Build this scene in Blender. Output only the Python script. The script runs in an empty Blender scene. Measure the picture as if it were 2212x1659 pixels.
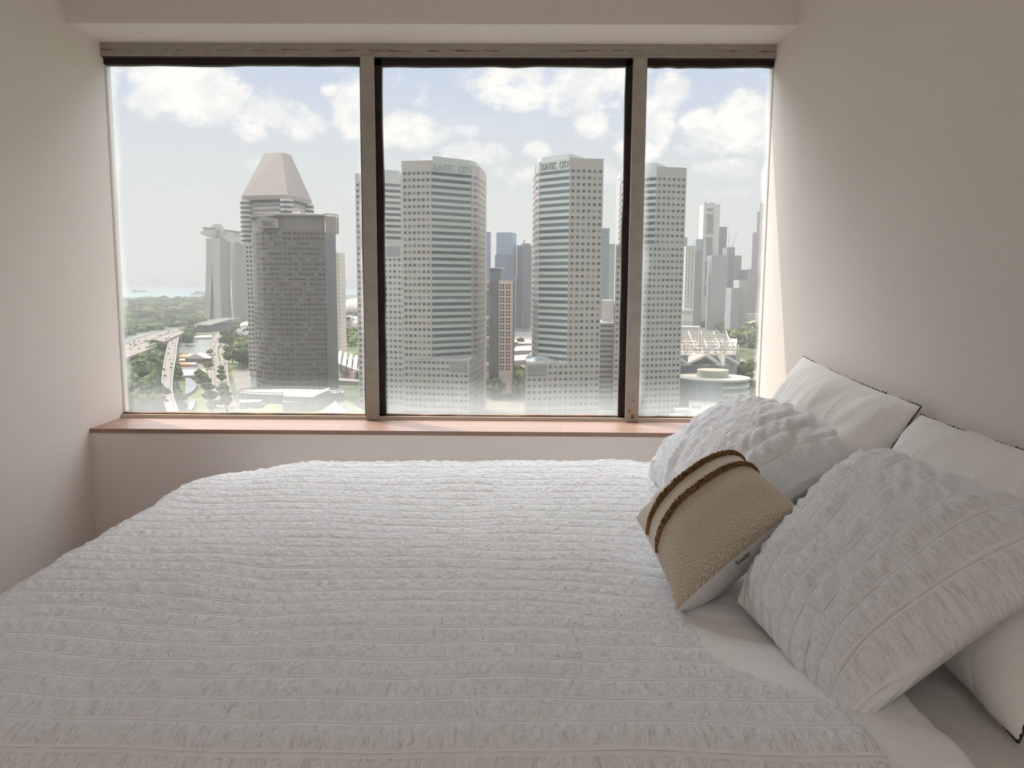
import bpy, bmesh, math, random
import numpy as np
from mathutils import Matrix, Vector

random.seed(7)
C = bpy.context.scene
COL = C.collection
PI = math.pi

# ------------------------------------------------------------------ camera
F, PITCH, YAW, ROLL = 1755.6, 0.1251, -0.0100, -0.0059
CX, CY = 1106.0, 829.5
CAM = np.array([0.0, 0.0, 1.28])
_f = np.array([math.sin(YAW) * math.cos(PITCH), math.cos(YAW) * math.cos(PITCH), -math.sin(PITCH)])
_r = np.array([math.cos(YAW), -math.sin(YAW), 0.0])
_u = np.cross(_r, _f)
RGT = _r * math.cos(ROLL) - _u * math.sin(ROLL)
UPV = _r * math.sin(ROLL) + _u * math.cos(ROLL)
cd = bpy.data.cameras.new('camera')
cam = bpy.data.objects.new('camera', cd)
COL.objects.link(cam)
cam.matrix_world = Matrix(((RGT[0], UPV[0], -_f[0], CAM[0]), (RGT[1], UPV[1], -_f[1], CAM[1]),
                           (RGT[2], UPV[2], -_f[2], CAM[2]), (0, 0, 0, 1)))
cd.sensor_fit = 'HORIZONTAL'
cd.sensor_width = 36.0
cd.lens = F / 2212 * 36.0
cd.clip_start = 0.05
cd.clip_end = 40000
C.camera = cam

def ray(px, py):
    return _f + RGT * ((px - CX) / F) + UPV * ((CY - py) / F)
def at(px, py, Y):
    d = ray(px, py)
    return CAM + d * (Y / d[1])
def gr(px, py, z):
    d = ray(px, py)
    return CAM + d * ((z - CAM[2]) / d[2])

# ------------------------------------------------------------------ view and light
C.view_settings.view_transform = 'Standard'
C.view_settings.look = 'None'
C.view_settings.exposure = 0.11
C.view_settings.gamma = 1.0
C.view_settings.use_curve_mapping = False
C.cycles.use_denoising = True
C.cycles.use_adaptive_sampling = True
C.cycles.adaptive_threshold = 0.04
C.cycles.max_bounces = 8
C.cycles.diffuse_bounces = 5
C.cycles.glossy_bounces = 2
C.cycles.transparent_max_bounces = 8
C.cycles.volume_bounces = 0
C.cycles.caustics_reflective = False
C.cycles.caustics_refractive = False
C.cycles.sample_clamp_indirect = 6.0

SUN_DIR = Vector((-0.413, 0.336, 1.0)).normalized()
sd = bpy.data.lights.new('sun', 'SUN')
sd.energy = 2.7
sd.angle = math.radians(0.7)
sd.color = (1.0, 0.93, 0.82)
so = bpy.data.objects.new('sun', sd)
so.rotation_euler = SUN_DIR.to_track_quat('Z', 'Y').to_euler()
so.location = (-5, 6, 12)
COL.objects.link(so)

class NT:
    """tiny node-tree writer"""
    def __init__(s, tree):
        s.t = tree
    def n(s, typ, **kw):
        nd = s.t.nodes.new(typ)
        for k, v in kw.items():
            if k.startswith('i_'):
                key = k[2:]
                key = int(key) if key.isdigit() else key.replace('_', ' ')
                s.put(nd.inputs[key], v)
            else:
                setattr(nd, k, v)
        return nd
    def put(s, sock, v):
        if isinstance(v, bpy.types.NodeSocket):
            s.t.links.new(v, sock)
        else:
            sock.default_value = v
    def m(s, op, a, b=None, c=None, clamp=False):
        nd = s.t.nodes.new('ShaderNodeMath')
        nd.operation = op
        nd.use_clamp = clamp
        for i, v in enumerate((a, b, c)):
            if v is not None:
                s.put(nd.inputs[i], v)
        return nd.outputs[0]
    def mix(s, f, a, b, mode='MIX'):
        nd = s.t.nodes.new('ShaderNodeMix')
        nd.data_type = 'RGBA'
        nd.blend_type = mode
        s.put(nd.inputs[0], f)
        s.put(nd.inputs[6], a)
        s.put(nd.inputs[7], b)
        return nd.outputs[2]
    def ss(s, v, lo, hi, a=0.0, b=1.0):
        nd = s.t.nodes.new('ShaderNodeMapRange')
        nd.interpolation_type = 'SMOOTHSTEP'
        for i, x in enumerate((v, lo, hi, a, b)):
            s.put(nd.inputs[i], x)
        return nd.outputs[0]

def build_world():
    w = bpy.data.worlds.new('sky')
    C.world = w
    w.use_nodes = True
    t = w.node_tree
    t.nodes.clear()
    N = NT(t)
    tc = N.n('ShaderNodeTexCoord')
    sep = N.n('ShaderNodeSeparateXYZ', i_0=tc.outputs['Generated'])
    x, y, z = sep.outputs
    az = N.m('ARCTAN2', x, y)
    el = N.m('ARCSINE', z)
    cmb = N.n('ShaderNodeCombineXYZ', i_0=az, i_1=N.m('MULTIPLY', el, 1.35), i_2=0.0)
    big = N.n('ShaderNodeTexNoise', i_Vector=cmb.outputs[0], i_Scale=13.0, i_Detail=10.0, i_Roughness=0.62, i_Lacunarity=2.1)
    fine = N.n('ShaderNodeTexNoise', i_Vector=cmb.outputs[0], i_Scale=46.0, i_Detail=8.0, i_Roughness=0.6)
    # cloud masses: direction and angular size of each bank in the sky
    blobs = [(395, 190, 112, 62, 1.0), (330, 215, 60, 45, .8), (460, 205, 60, 45, .8), (400, 150, 70, 28, .8),
             (600, 245, 75, 34, .62), (650, 272, 50, 32, .72), (540, 285, 40, 22, .55), (715, 195, 24, 16, .6),
             (770, 235, 52, 58, 1.0), (860, 285, 90, 36, .95), (940, 285, 40, 18, .5), (1010, 282, 36, 14, .5),
             (1110, 165, 130, 34, .72), (1130, 205, 90, 32, .85), (1230, 205, 90, 42, .85), (1270, 265, 38, 34, .75),
             (1310, 150, 90, 60, .75), (1040, 330, 80, 26, .6), (1160, 325, 34, 18, .65), (1200, 380, 190, 30, .55),
             (1380, 330, 50, 30, .8), (1455, 195, 46, 42, .95), (1430, 255, 42, 60, .95), (1510, 265, 56, 32, 1.0),
             (1600, 255, 66, 46, 1.05), (1560, 300, 110, 34, .85), (1580, 362, 84, 22, .6), (1560, 418, 60, 14, .5),
             (1650, 330, 40, 30, .5), (150, 150, 120, 60, .8), (1900, 200, 150, 90, .9), (560, 350, 90, 14, .25)]
    dens = None
    for bx, by, rx, ry, wt in blobs:
        d = ray(bx, by)
        d = d / np.linalg.norm(d)
        a0, e0 = math.atan2(d[0], d[1]), math.asin(d[2])
        dx = N.m('DIVIDE', N.m('SUBTRACT', az, a0), rx / F * 1.25)
        dy = N.m('DIVIDE', N.m('SUBTRACT', el, e0), ry / F * 1.3)
        r2 = N.m('ADD', N.m('MULTIPLY', dx, dx), N.m('MULTIPLY', dy, dy))
        g = N.m('MULTIPLY', N.m('SUBTRACT', 1.0, r2, clamp=True), wt)
        dens = g if dens is None else N.m('MAXIMUM', dens, g)
    hi = N.ss(el, 0.34, 0.55, 0.0, 0.75)          # broken cloud higher up, above the window
    dens = N.m('ADD', dens, hi)
    nz = N.m('ADD', N.m('MULTIPLY', N.m('SUBTRACT', big.outputs[0], 0.5), 2.3), N.m('MULTIPLY', N.m('SUBTRACT', fine.outputs[0], 0.5), 0.9))
    cl = N.ss(N.m('ADD', dens, nz), 0.13, 0.72)
    cl = N.m('MULTIPLY', cl, N.ss(el, 0.06, 0.16, 0.15, 1.0))
    blue = N.mix(N.ss(el, 0.10, 0.32), (0.66, 0.70, 0.70, 1), (0.47, 0.575, 0.80, 1))
    hor = N.mix(N.ss(el, 0.0, 0.14), (0.72, 0.72, 0.69, 1), blue)
    fine2 = N.n('ShaderNodeTexNoise', i_Vector=cmb.outputs[0], i_Scale=22.0, i_Detail=6.0, i_Roughness=0.6)
    ccol = N.mix(N.ss(fine2.outputs[0], 0.38, 0.62), (0.82, 0.825, 0.83, 1), (1.0, 0.97, 0.93, 1))
    col = N.mix(cl, hor, ccol)
    # unseen sky above the window made brighter to light the room
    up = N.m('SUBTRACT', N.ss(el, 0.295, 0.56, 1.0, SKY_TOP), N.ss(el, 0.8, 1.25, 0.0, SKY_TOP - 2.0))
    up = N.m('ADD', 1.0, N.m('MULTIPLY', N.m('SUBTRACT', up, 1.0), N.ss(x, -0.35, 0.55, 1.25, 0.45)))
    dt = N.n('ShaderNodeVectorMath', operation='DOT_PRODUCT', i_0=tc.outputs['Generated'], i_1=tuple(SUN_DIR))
    glow = N.m('MULTIPLY', N.ss(dt.outputs['Value'], 0.72, 1.0), GLOW)     # aureole added round the sun to light the room
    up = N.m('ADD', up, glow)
    up = N.m('MULTIPLY', up, N.ss(y, -0.45, 0.15, 0.32, 1.0))     # unseen sky behind the viewer dimmed to darken the facades
    below = N.mix(N.ss(el, -0.06, -0.005), (0.42, 0.42, 0.40, 1), col)
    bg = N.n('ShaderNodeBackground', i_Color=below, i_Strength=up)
    out = N.n('ShaderNodeOutputWorld')
    t.links.new(bg.outputs[0], out.inputs[0])
    w.cycles.sampling_method = 'MANUAL'
    w.cycles.sample_map_resolution = 512
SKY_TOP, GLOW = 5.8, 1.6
HAZE = 1.9e-4
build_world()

# daylight portal in the window opening (guides the sampling of the sky, adds no light)
XL, XR, YG, ZT, ZS, DEP = -1.5835, 0.9452, 3.20, 2.1613, 0.7349, 0.265
YF = YG - DEP
pl = bpy.data.lights.new('window_portal', 'AREA')
pl.shape = 'RECTANGLE'
pl.size, pl.size_y = XR - XL, ZT - ZS
pl.cycles.is_portal = True
po = bpy.data.objects.new('window_portal', pl)
po.location = ((XL + XR) / 2, YG - 0.07, (ZT + ZS) / 2)
po.rotation_euler = (-PI / 2, 0, 0)
COL.objects.link(po)

# warm fill light added at the ceiling to brighten the room (its housing is built at the end)
CEIL_FILL = (-0.25, -1.2, 2.68)
ll = bpy.data.lights.new('ceiling_fill_light', 'AREA')
ll.shape = 'SQUARE'; ll.size = 0.96
ll.energy = 9.0
ll.color = (1.0, 0.965, 0.93)
lo = bpy.data.objects.new('ceiling_fill_light', ll)
lo.location = CEIL_FILL
COL.objects.link(lo)
# second fill light, added on the rear wall to lift the darker parts
WALL_FILL = (-0.35, -2.53, 1.95)
l2 = bpy.data.lights.new('wall_fill_light', 'AREA')
l2.shape = 'RECTANGLE'; l2.size, l2.size_y = 1.36, 0.56
l2.energy = 8.5
l2.color = (1.0, 0.97, 0.94)
lo2 = bpy.data.objects.new('wall_fill_light', l2)
lo2.location = WALL_FILL
lo2.rotation_euler = (PI / 2, 0, 0)
COL.objects.link(lo2)

# ------------------------------------------------------------------ materials
MATS = {}
def mat(name, col, rough=0.7, spec=0.3, metal=0.0, noise=0.0, nscale=8.0, bump=0.0, bscale=60.0, coord='Object'):
    if name in MATS:
        return MATS[name]
    m = bpy.data.materials.new(name)
    m.use_nodes = True
    t = m.node_tree
    b = t.nodes['Principled BSDF']
    N = NT(t)
    b.inputs['Roughness'].default_value = rough
    b.inputs['Specular IOR Level'].default_value = spec
    b.inputs['Metallic'].default_value = metal
    c = (col[0], col[1], col[2], 1)
    tc = N.n('ShaderNodeTexCoord')
    vec = tc.outputs[coord]
    nz = N.n('ShaderNodeTexNoise', i_Vector=vec, i_Scale=nscale, i_Detail=5.0)
    if noise > 0:
        a = tuple(max(0, v * (1 - noise)) for v in col) + (1,)
        z = tuple(min(1, v * (1 + noise)) for v in col) + (1,)
        t.links.new(N.mix(N.ss(nz.outputs[0], 0.3, 0.7), a, z), b.inputs['Base Color'])
    else:
        t.links.new(N.mix(N.ss(nz.outputs[0], 0.3, 0.7), tuple(v * .985 for v in col) + (1,), c), b.inputs['Base Color'])
    if bump > 0:
        nb = N.n('ShaderNodeTexNoise', i_Vector=vec, i_Scale=bscale, i_Detail=4.0)
        bp = N.n('ShaderNodeBump', i_Strength=0.6, i_Distance=bump, i_Height=nb.outputs[0])
        t.links.new(bp.outputs[0], b.inputs['Normal'])
    MATS[name] = m
    return m

def srgb(r, g, b):
    return tuple(((v / 255.0 + 0.055) / 1.055) ** 2.4 if v > 10 else v / 255.0 / 12.92 for v in (r, g, b))

# ------------------------------------------------------------------ mesh helper
class MB:
    def __init__(s):
        s.v = []; s.f = []; s.m = []; s.uv = []
    def face(s, pts, mi=0, uv=None):
        i = len(s.v)
        s.v.extend([tuple(map(float, p)) for p in pts])
        s.f.append(tuple(range(i, i + len(pts))))
        s.m.append(mi)
        s.uv.extend(uv if uv else [(p[0], p[1]) for p in pts])
    def box(s, c, sz, mi=0, rz=0.0):
        cx, cy, cz = c
        hx, hy, hz = sz[0] / 2, sz[1] / 2, sz[2] / 2
        co, si = math.cos(rz), math.sin(rz)
        P = []
        for dz in (-hz, hz):
            for dx, dy in ((-hx, -hy), (hx, -hy), (hx, hy), (-hx, hy)):
                P.append((cx + dx * co - dy * si, cy + dx * si + dy * co, cz + dz))
        for q in ((0, 3, 2, 1), (4, 5, 6, 7), (0, 1, 5, 4), (1, 2, 6, 5), (2, 3, 7, 6), (3, 0, 4, 7)):
            pts = [P[k] for k in q]
            a = (Vector(pts[1]) - Vector(pts[0])).length
            b = (Vector(pts[3]) - Vector(pts[0])).length
            s.face(pts, mi, [(0, 0), (a, 0), (a, b), (0, b)])
    def prism(s, poly, z0, z1, mi=0, roof=None, top=None, cap=True):
        """poly: (x, y) counter-clockwise from above; top: optional other outline at z1"""
        n = len(poly)
        T = top or poly
        acc = 0.0
        for i in range(n):
            a, b = poly[i], poly[(i + 1) % n]
            ta, tb = T[i], T[(i + 1) % n]
            L = math.hypot(b[0] - a[0], b[1] - a[1])
            s.face([(a[0], a[1], z0), (b[0], b[1], z0), (tb[0], tb[1], z1), (ta[0], ta[1], z1)], mi,
                   [(acc, z0), (acc + L, z0), (acc + L, z1), (acc, z1)])
            acc += L
        if cap:
            s.face([(p[0], p[1], z1) for p in T], mi if roof is None else roof)
            s.face([(p[0], p[1], z0) for p in reversed(poly)], mi)
    def extrude(s, poly3, vec, mi=0, side=None):
        n = len(poly3)
        B = [(p[0] + vec[0], p[1] + vec[1], p[2] + vec[2]) for p in poly3]
        s.face(poly3, mi)
        s.face(list(reversed(B)), mi)
        for i in range(n):
            j = (i + 1) % n
            s.face([poly3[j], poly3[i], B[i], B[j]], mi if side is None else side,
                   [(0, poly3[j][2]), (0, poly3[i][2]), (60, B[i][2]), (60, B[j][2])])
    def bar(s, a, b, r, mi=0, n=4):
        a, b = Vector(a), Vector(b)
        d = (b - a)
        if d.length < 1e-9:
            return
        d.normalize()
        u = d.orthogonal().normalized()
        w = d.cross(u)
        ra, rb = (r if isinstance(r, tuple) else (r, r))
        A = [a + (u * math.cos(2 * PI * k / n) + w * math.sin(2 * PI * k / n)) * ra for k in range(n)]
        B = [b + (u * math.cos(2 * PI * k / n) + w * math.sin(2 * PI * k / n)) * rb for k in range(n)]
        for k in range(n):
            j = (k + 1) % n
            s.face([A[k], A[j], B[j], B[k]], mi)
        s.face(list(reversed(A)), mi)
        s.face(B, mi)
    def build(s, name, mats, parent=None, smooth=False, weld=False):
        me = bpy.data.meshes.new(name)
        me.from_pydata(s.v, [], s.f)
        if not isinstance(mats, (list, tuple)):
            mats = [mats]
        for mm in mats:
            me.materials.append(mm)
        me.polygons.foreach_set('material_index', s.m)
        uvl = me.uv_layers.new(name='uv')
        uvl.data.foreach_set('uv', [c for p in s.uv for c in p])
        if weld or smooth:
            bm = bmesh.new(); bm.from_mesh(me)
            bmesh.ops.remove_doubles(bm, verts=bm.verts, dist=1e-5)
            bmesh.ops.recalc_face_normals(bm, faces=bm.faces)
            bm.to_mesh(me); bm.free()
        if smooth:
            me.polygons.foreach_set('use_smooth', [True] * len(me.polygons))
        me.update()
        return link(name, me, parent)

def link(name, data, parent=None):
    o = bpy.data.objects.new(name, data)
    COL.objects.link(o)
    if parent is not None:
        o.parent = parent
        o.matrix_parent_inverse = parent.matrix_basis.inverted()
    return o

def empty(name, loc):
    o = bpy.data.objects.new(name, None)
    o.location = tuple(map(float, loc))
    o.empty_display_size = 0.2
    COL.objects.link(o)
    return o

def tag(o, label=None, cat=None, group=None, kind=None):
    if label: o['label'] = label
    if cat: o['category'] = cat
    if group: o['group'] = group
    if kind: o['kind'] = kind
    return o
def struct(o, label=None):
    o['kind'] = 'structure'
    if label: o['label'] = label
    return o

def vnoise(x, y, seed=0):
    """smooth 2-D value noise in about -1..1"""
    rs = np.random.RandomState(seed)
    T = rs.rand(256, 256) * 2 - 1
    xi = np.floor(x).astype(int); yi = np.floor(y).astype(int)
    fx = x - xi; fy = y - yi
    fx = fx * fx * (3 - 2 * fx); fy = fy * fy * (3 - 2 * fy)
    a = T[yi % 256, xi % 256]; b = T[yi % 256, (xi + 1) % 256]
    c = T[(yi + 1) % 256, xi % 256]; d = T[(yi + 1) % 256, (xi + 1) % 256]
    return (a * (1 - fx) + b * fx) * (1 - fy) + (c * (1 - fx) + d * fx) * fy

# ================================================================== THE ROOM
WALL = mat('wall_paint', (0.81, 0.75, 0.70), 0.85, 0.15, noise=0.015, nscale=1.6, bump=0.0006, bscale=180.0)
def cuboid(name, lo, hi, m, parent=None, label=None):
    b = MB()
    b.box([(lo[i] + hi[i]) / 2 for i in range(3)], [hi[i] - lo[i] for i in range(3)])
    o = b.build(name, m, parent)
    return o
Y0, ZC = -2.6, 2.75
struct(cuboid('wall_left', (XL - .2, Y0, 0), (XL, YG + .02, ZC), WALL), 'beige painted side wall left of the window')
struct(cuboid('wall_right', (XR, Y0, 0), (XR + .2, YG + .02, ZC), WALL), 'beige painted wall behind the pillows')
struct(cuboid('wall_rear', (XL - .2, Y0 - .2, 0), (XR + .2, Y0, ZC), WALL))
struct(cuboid('wall_window', (XL, YF, 0), (XR, YG + .06, ZS - .016), WALL), 'low wall below the window sill')
struct(cuboid('wall_header', (XL, YF, ZT), (XR, YG + .085, ZC), WALL), 'header wall and soffit above the window')
struct(cuboid('ceiling', (XL - .2, Y0 - .2, ZC), (XR + .2, YG + .14, ZC + .15), mat('ceiling_paint', (0.84, 0.82, 0.79), 0.9, 0.1)))
def floor_mat(name, base, dark, plank_l, plank_w, rough, gx=0, gy=1):
    m = bpy.data.materials.new(name); m.use_nodes = True
    t = m.node_tree; b = t.nodes['Principled BSDF']; N = NT(t)
    tc = N.n('ShaderNodeTexCoord')
    mp = N.n('ShaderNodeMapping', i_Vector=tc.outputs['Object'])
    mp.inputs['Location'].default_value = (0.37, -YG, 0)
    br = N.n('ShaderNodeTexBrick', i_Vector=mp.outputs[0], i_Scale=1.0, i_Mortar_Size=0.0016, i_Brick_Width=plank_l, i_Row_Height=plank_w)
    br.offset = 0.37; br.squash = 1.0
    br.inputs['Color1'].default_value = base + (1,)
    br.inputs['Color2'].default_value = tuple(v * .86 for v in base) + (1,)
    br.inputs['Mortar'].default_value = tuple(min(1, v * 1.25 + .05) for v in base) + (1,)
    mg = N.n('ShaderNodeMapping', i_Vector=tc.outputs['Object'])
    mg.inputs['Scale'].default_value = (1.2, 34, 1)
    g = N.n('ShaderNodeTexNoise', i_Vector=mg.outputs[0], i_Scale=2.2, i_Detail=8.0, i_Roughness=0.65, i_Distortion=0.4)
    c = N.mix(N.ss(g.outputs[0], 0.35, 0.7), br.outputs['Color'], dark + (1,))
    t.links.new(N.mix(0.45, br.outputs['Color'], c), b.inputs['Base Color'])
    b.inputs['Roughness'].default_value = rough
    return m
struct(cuboid('floor', (XL - .2, Y0 - .2, -.1), (XR + .2, YG + .14, 0), floor_mat('floor_wood', srgb(150, 115, 92), srgb(95, 70, 55), 0.9, 0.15, 0.45)))
SILLM = floor_mat('sill_wood_tile', srgb(166, 134, 117), srgb(124, 92, 78), 0.85, 0.150, 0.42)
struct(cuboid('trim_1', (XL, YF - .004, ZS - .016), (XR, YG + .03, ZS), SILLM), 'wood look tiled window sill')

# window: frame with rusty head, two mullions, three panes, dark glazing seals
win = empty('window_1', ((XL + XR) / 2, YG, ZS))
struct(win, 'wide three pane window over the city')
def frame_mat(name, base):
    m = bpy.data.materials.new(name); m.use_nodes = True
    t = m.node_tree; b = t.nodes['Principled BSDF']; N = NT(t)
    tc = N.n('ShaderNodeTexCoord')
    sp = N.n('ShaderNodeSeparateXYZ', i_0=tc.outputs['Object'])
    mp = N.n('ShaderNodeMapping', i_Vector=tc.outputs['Object'])
    mp.inputs['Scale'].default_value = (7, 1, 60)
    n1 = N.n('ShaderNodeTexNoise', i_Vector=mp.outputs[0], i_Scale=1.6, i_Detail=5.0, i_Roughness=0.6)
    n2 = N.n('ShaderNodeTexNoise', i_Vector=tc.outputs['Object'], i_Scale=3.0, i_Detail=2.0)
    zz = N.m('ABSOLUTE', N.m('SUBTRACT', sp.outputs[2], ZT - 0.0255))
    line = N.ss(zz, 0.0015, 0.006, 1.0, 0.0)
    msk = N.m('MULTIPLY', line, N.ss(n1.outputs[0], 0.47, 0.56))
    msk = N.m('MULTIPLY', msk, N.ss(n2.outputs[0], 0.36, 0.5))
    rust = N.mix(N.ss(n1.outputs[0], 0.5, 0.7), srgb(132, 92, 40) + (1,), srgb(112, 52, 34) + (1,))
    dn = N.n('ShaderNodeTexNoise', i_Vector=tc.outputs['Object'], i_Scale=24.0, i_Detail=4.0)
    bc = N.mix(N.ss(dn.outputs[0], 0.3, 0.75), base + (1,), tuple(v * .86 for v in base) + (1,))
    t.links.new(N.mix(msk, bc, rust), b.inputs['Base Color'])
    b.inputs['Roughness'].default_value = 0.5
    return m
FRM = frame_mat('aged_frame_paint', (0.40, 0.37, 0.32))
SEAL = mat('dark_seal', srgb(44, 32, 28), 0.6, 0.3, noise=.3, nscale=20)
FH = 0.050
M1, M2, MW = -0.6058, 0.4378, 0.047
b = MB(); b.box(((XL + XR) / 2, YG - .002, ZT - FH / 2), (XR - XL, .064, FH))
b.box(((XL + XR) / 2, YG - .030, ZT - FH + .0035), (XR - XL, .016, .007))
b.build('head_frame', FRM, win)
b = MB(); b.box(((XL + XR) / 2, YG - .004, ZS + .004), (XR - XL, .058, .008)); b.box(((XL + XR) / 2, YG - .026, ZS + .007), (XR - XL, .010, .014))
b.build('bottom_frame', mat('light_frame_paint', (0.62, 0.58, 0.52), 0.5), win)
b = MB(); b.box((XL + .0012, YG + .01, (ZS + ZT) / 2), (.0024, .04, ZT - ZS)); b.box((XR - .0012, YG + .01, (ZS + ZT) / 2), (.0024, .04, ZT - ZS))
b.build('side_frame', mat('light_frame_paint', (0.62, 0.58, 0.52), 0.5), win)
def mullion(xc):
    b = MB()
    b.box((xc, YG - .006, (ZS + ZT - FH) / 2 + .001), (MW, .082, ZT - FH - ZS - .002))
    b.box((xc + MW / 2 + .002, YG - .040, (ZS + ZT - FH) / 2 + .001), (.004, .014, ZT - FH - ZS - .004))
    o = b.build('mullion', FRM, win)
    mo = o.modifiers.new('bevel', 'BEVEL'); mo.width = .002; mo.segments = 2
    return o
mullion(M1 + MW / 2); mullion(M2)
b = MB()
for cx_, cz_, w_, h_ in ((M2 + .004, ZS + .022, .007, .011), (M2 - .008, ZS + .045, .004, .006), (M2 + .006, ZS + .085, .0035, .004)):
    t_ = np.linspace(0, 2 * PI, 9)[:-1]
    P0_ = [(cx_ + w_ * math.cos(a) * (1 + .3 * math.sin(3 * a)), YG - .0476, cz_ + h_ * math.sin(a)) for a in t_]
    b.extrude(P0_, (0, .001, 0))
b.build('worn_paint', mat('bare_rust', srgb(140, 104, 84), .8), win)
def seal(x0, x1, z0, z1, seed, tl, tr, tt, tb):
    """wobbly strip of dark sealant round one pane"""
    rs = np.random.RandomState(seed)
    b = MB()
    yb, yf = YG + .012, YG - .018
    def strip(horizontal, fixed, sgn, a0, a1, th, mi=0):
        n = 60
        ts = np.linspace(a0, a1, n)
        w = np.interp(np.linspace(0, 1, n), np.linspace(0, 1, 12), th * (0.9 + 0.22 * rs.rand(12)))
        for i in range(n - 1):
            if horizontal:
                q = [(ts[i], fixed), (ts[i + 1], fixed), (ts[i + 1], fixed + sgn * w[i + 1]), (ts[i], fixed + sgn * w[i])]
                f = [(p[0], yf, p[1]) for p in q]; g = [(p[0], yb, p[1]) for p in q]
            else:
                q = [(fixed, ts[i]), (fixed, ts[i + 1]), (fixed + sgn * w[i + 1], ts[i + 1]), (fixed + sgn * w[i], ts[i])]
                f = [(p[0], yf, p[1]) for p in q]; g = [(p[0], yb, p[1]) for p in q]
            b.face(f, mi); b.face(list(reversed(g)), mi)
            b.face([f[2], f[3], g[3], g[2]], mi)
            b.face([f[0], f[1], g[1], g[0]], mi)
    strip(True, z1, -1, x0, x1, tt)
    strip(True, z0, 1, x0, x1, tb, 1)
    if tl: strip(False, x0, 1, z0, z1, tl)
    if tr: strip(False, x1, -1, z0, z1, tr)
    return b
BRN = mat('brown_sealant', srgb(110, 80, 48), 0.6, .3, noise=.55, nscale=9)
PX = [(XL + .002, M1), (M1 + MW + .002, M2 - MW / 2), (M2 + MW / 2 + .002, XR - .002)]
for i, (a, c) in enumerate(PX):
    tl, tr = [(0, .008), (.026, .024), (.006, 0)][i]
    seal(a, c, ZS + .006, ZT - FH, 3 + i, tl, tr, .024, .013).build('glazing_seal', [SEAL, BRN], win)

def glass_mat():
    m = bpy.data.materials.new('dusty_glass'); m.use_nodes = True
    t = m.node_tree; t.nodes.clear(); N = NT(t)
    tc = N.n('ShaderNodeTexCoord')
    uv = N.n('ShaderNodeUVMap'); uv.uv_map = 'uv'
    sp = N.n('ShaderNodeSeparateXYZ', i_0=uv.outputs[0])      # u: metres to the nearer side edge is worked out from the two uv layers
    uv2 = N.n('ShaderNodeUVMap'); uv2.uv_map = 'uv2'
    sp2 = N.n('ShaderNodeSeparateXYZ', i_0=uv2.outputs[0])
    dl, db = sp.outputs[0], sp.outputs[1]
    dr, dt = sp2.outputs[0], sp2.outputs[1]
    nz = N.n('ShaderNodeTexNoise', i_Vector=tc.outputs['Object'], i_Scale=5.0, i_Detail=4.0)
    nf = N.n('ShaderNodeTexNoise', i_Vector=tc.outputs['Object'], i_Scale=45.0, i_Detail=3.0)
    mp = N.n('ShaderNodeMapping', i_Vector=tc.outputs['Object']); mp.inputs['Scale'].default_value = (90, 1, 3)
    ns = N.n('ShaderNodeTexNoise', i_Vector=mp.outputs[0], i_Scale=1.0, i_Detail=3.0)
    wob = N.m('MULTIPLY', N.m('SUBTRACT', nz.outputs[0], 0.5), 0.05)
    def edge(d, w, k):
        return N.ss(N.m('ADD', d, wob), 0.0, w, k, 0.0)
    e = N.m('MAXIMUM', N.m('MAXIMUM', edge(dl, .04, .5), edge(dr, .03, .4)), edge(dt, .05, .55))
    bot = N.m('MAXIMUM', edge(db, .03, .5), N.ss(N.m('ADD', db, N.m('MULTIPLY', N.m('SUBTRACT', ns.outputs[0], .5), .03)), 0.0, .19, .32, 0.0))
    e = N.m('MAXIMUM', e, bot)
    film = N.m('ADD', 0.02, N.m('MULTIPLY', N.ss(nf.outputs[0], 0.55, 0.8), 0.03))
    fac = N.m('MAXIMUM', e, film)
    tr = N.n('ShaderNodeBsdfTransparent'); tr.inputs[0].default_value = (0.985, 0.99, 0.985, 1)
    gl = N.n('ShaderNodeBsdfGlossy', i_Roughness=0.02); gl.inputs[0].default_value = (1, 1, 1, 1)
    fr = N.n('ShaderNodeFresnel', i_IOR=1.45)
    mx1 = N.n('ShaderNodeMixShader', i_0=N.m('MULTIPLY', fr.outputs[0], 0.12), i_1=tr.outputs[0], i_2=gl.outputs[0])
    tl = N.n('ShaderNodeBsdfTranslucent'); tl.inputs[0].default_value = (0.97, 0.97, 0.96, 1)
    mx2 = N.n('ShaderNodeMixShader', i_0=fac, i_1=mx1.outputs[0], i_2=tl.outputs[0])
    # specks of old paint and glue on the pane
    vo = N.n('ShaderNodeTexVoronoi', i_Vector=tc.outputs['Object'], i_Scale=22.0)
    spx = N.n('ShaderNodeSeparateXYZ', i_0=tc.outputs['Object'])
    leftz = N.ss(dl, 0.03, 0.10, 1.0, 0.0)
    speck = N.m('MULTIPLY', N.ss(N.m('ADD', vo.outputs['Distance'], N.m('MULTIPLY', nf.outputs[0], .1)), 0.10, 0.13, 1.0, 0.0), N.m('MULTIPLY', leftz, N.ss(nz.outputs[0], 0.5, 0.56)))
    df = N.n('ShaderNodeBsdfDiffuse'); df.inputs[0].default_value = (0.1, 0.09, 0.09, 1)
    mx3 = N.n('ShaderNodeMixShader', i_0=N.m('MULTIPLY', speck, 0.7), i_1=mx2.outputs[0], i_2=df.outputs[0])
    out = N.n('ShaderNodeOutputMaterial')
    t.links.new(mx3.outputs[0], out.inputs[0])
    return m
GLASS = glass_mat()
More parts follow.
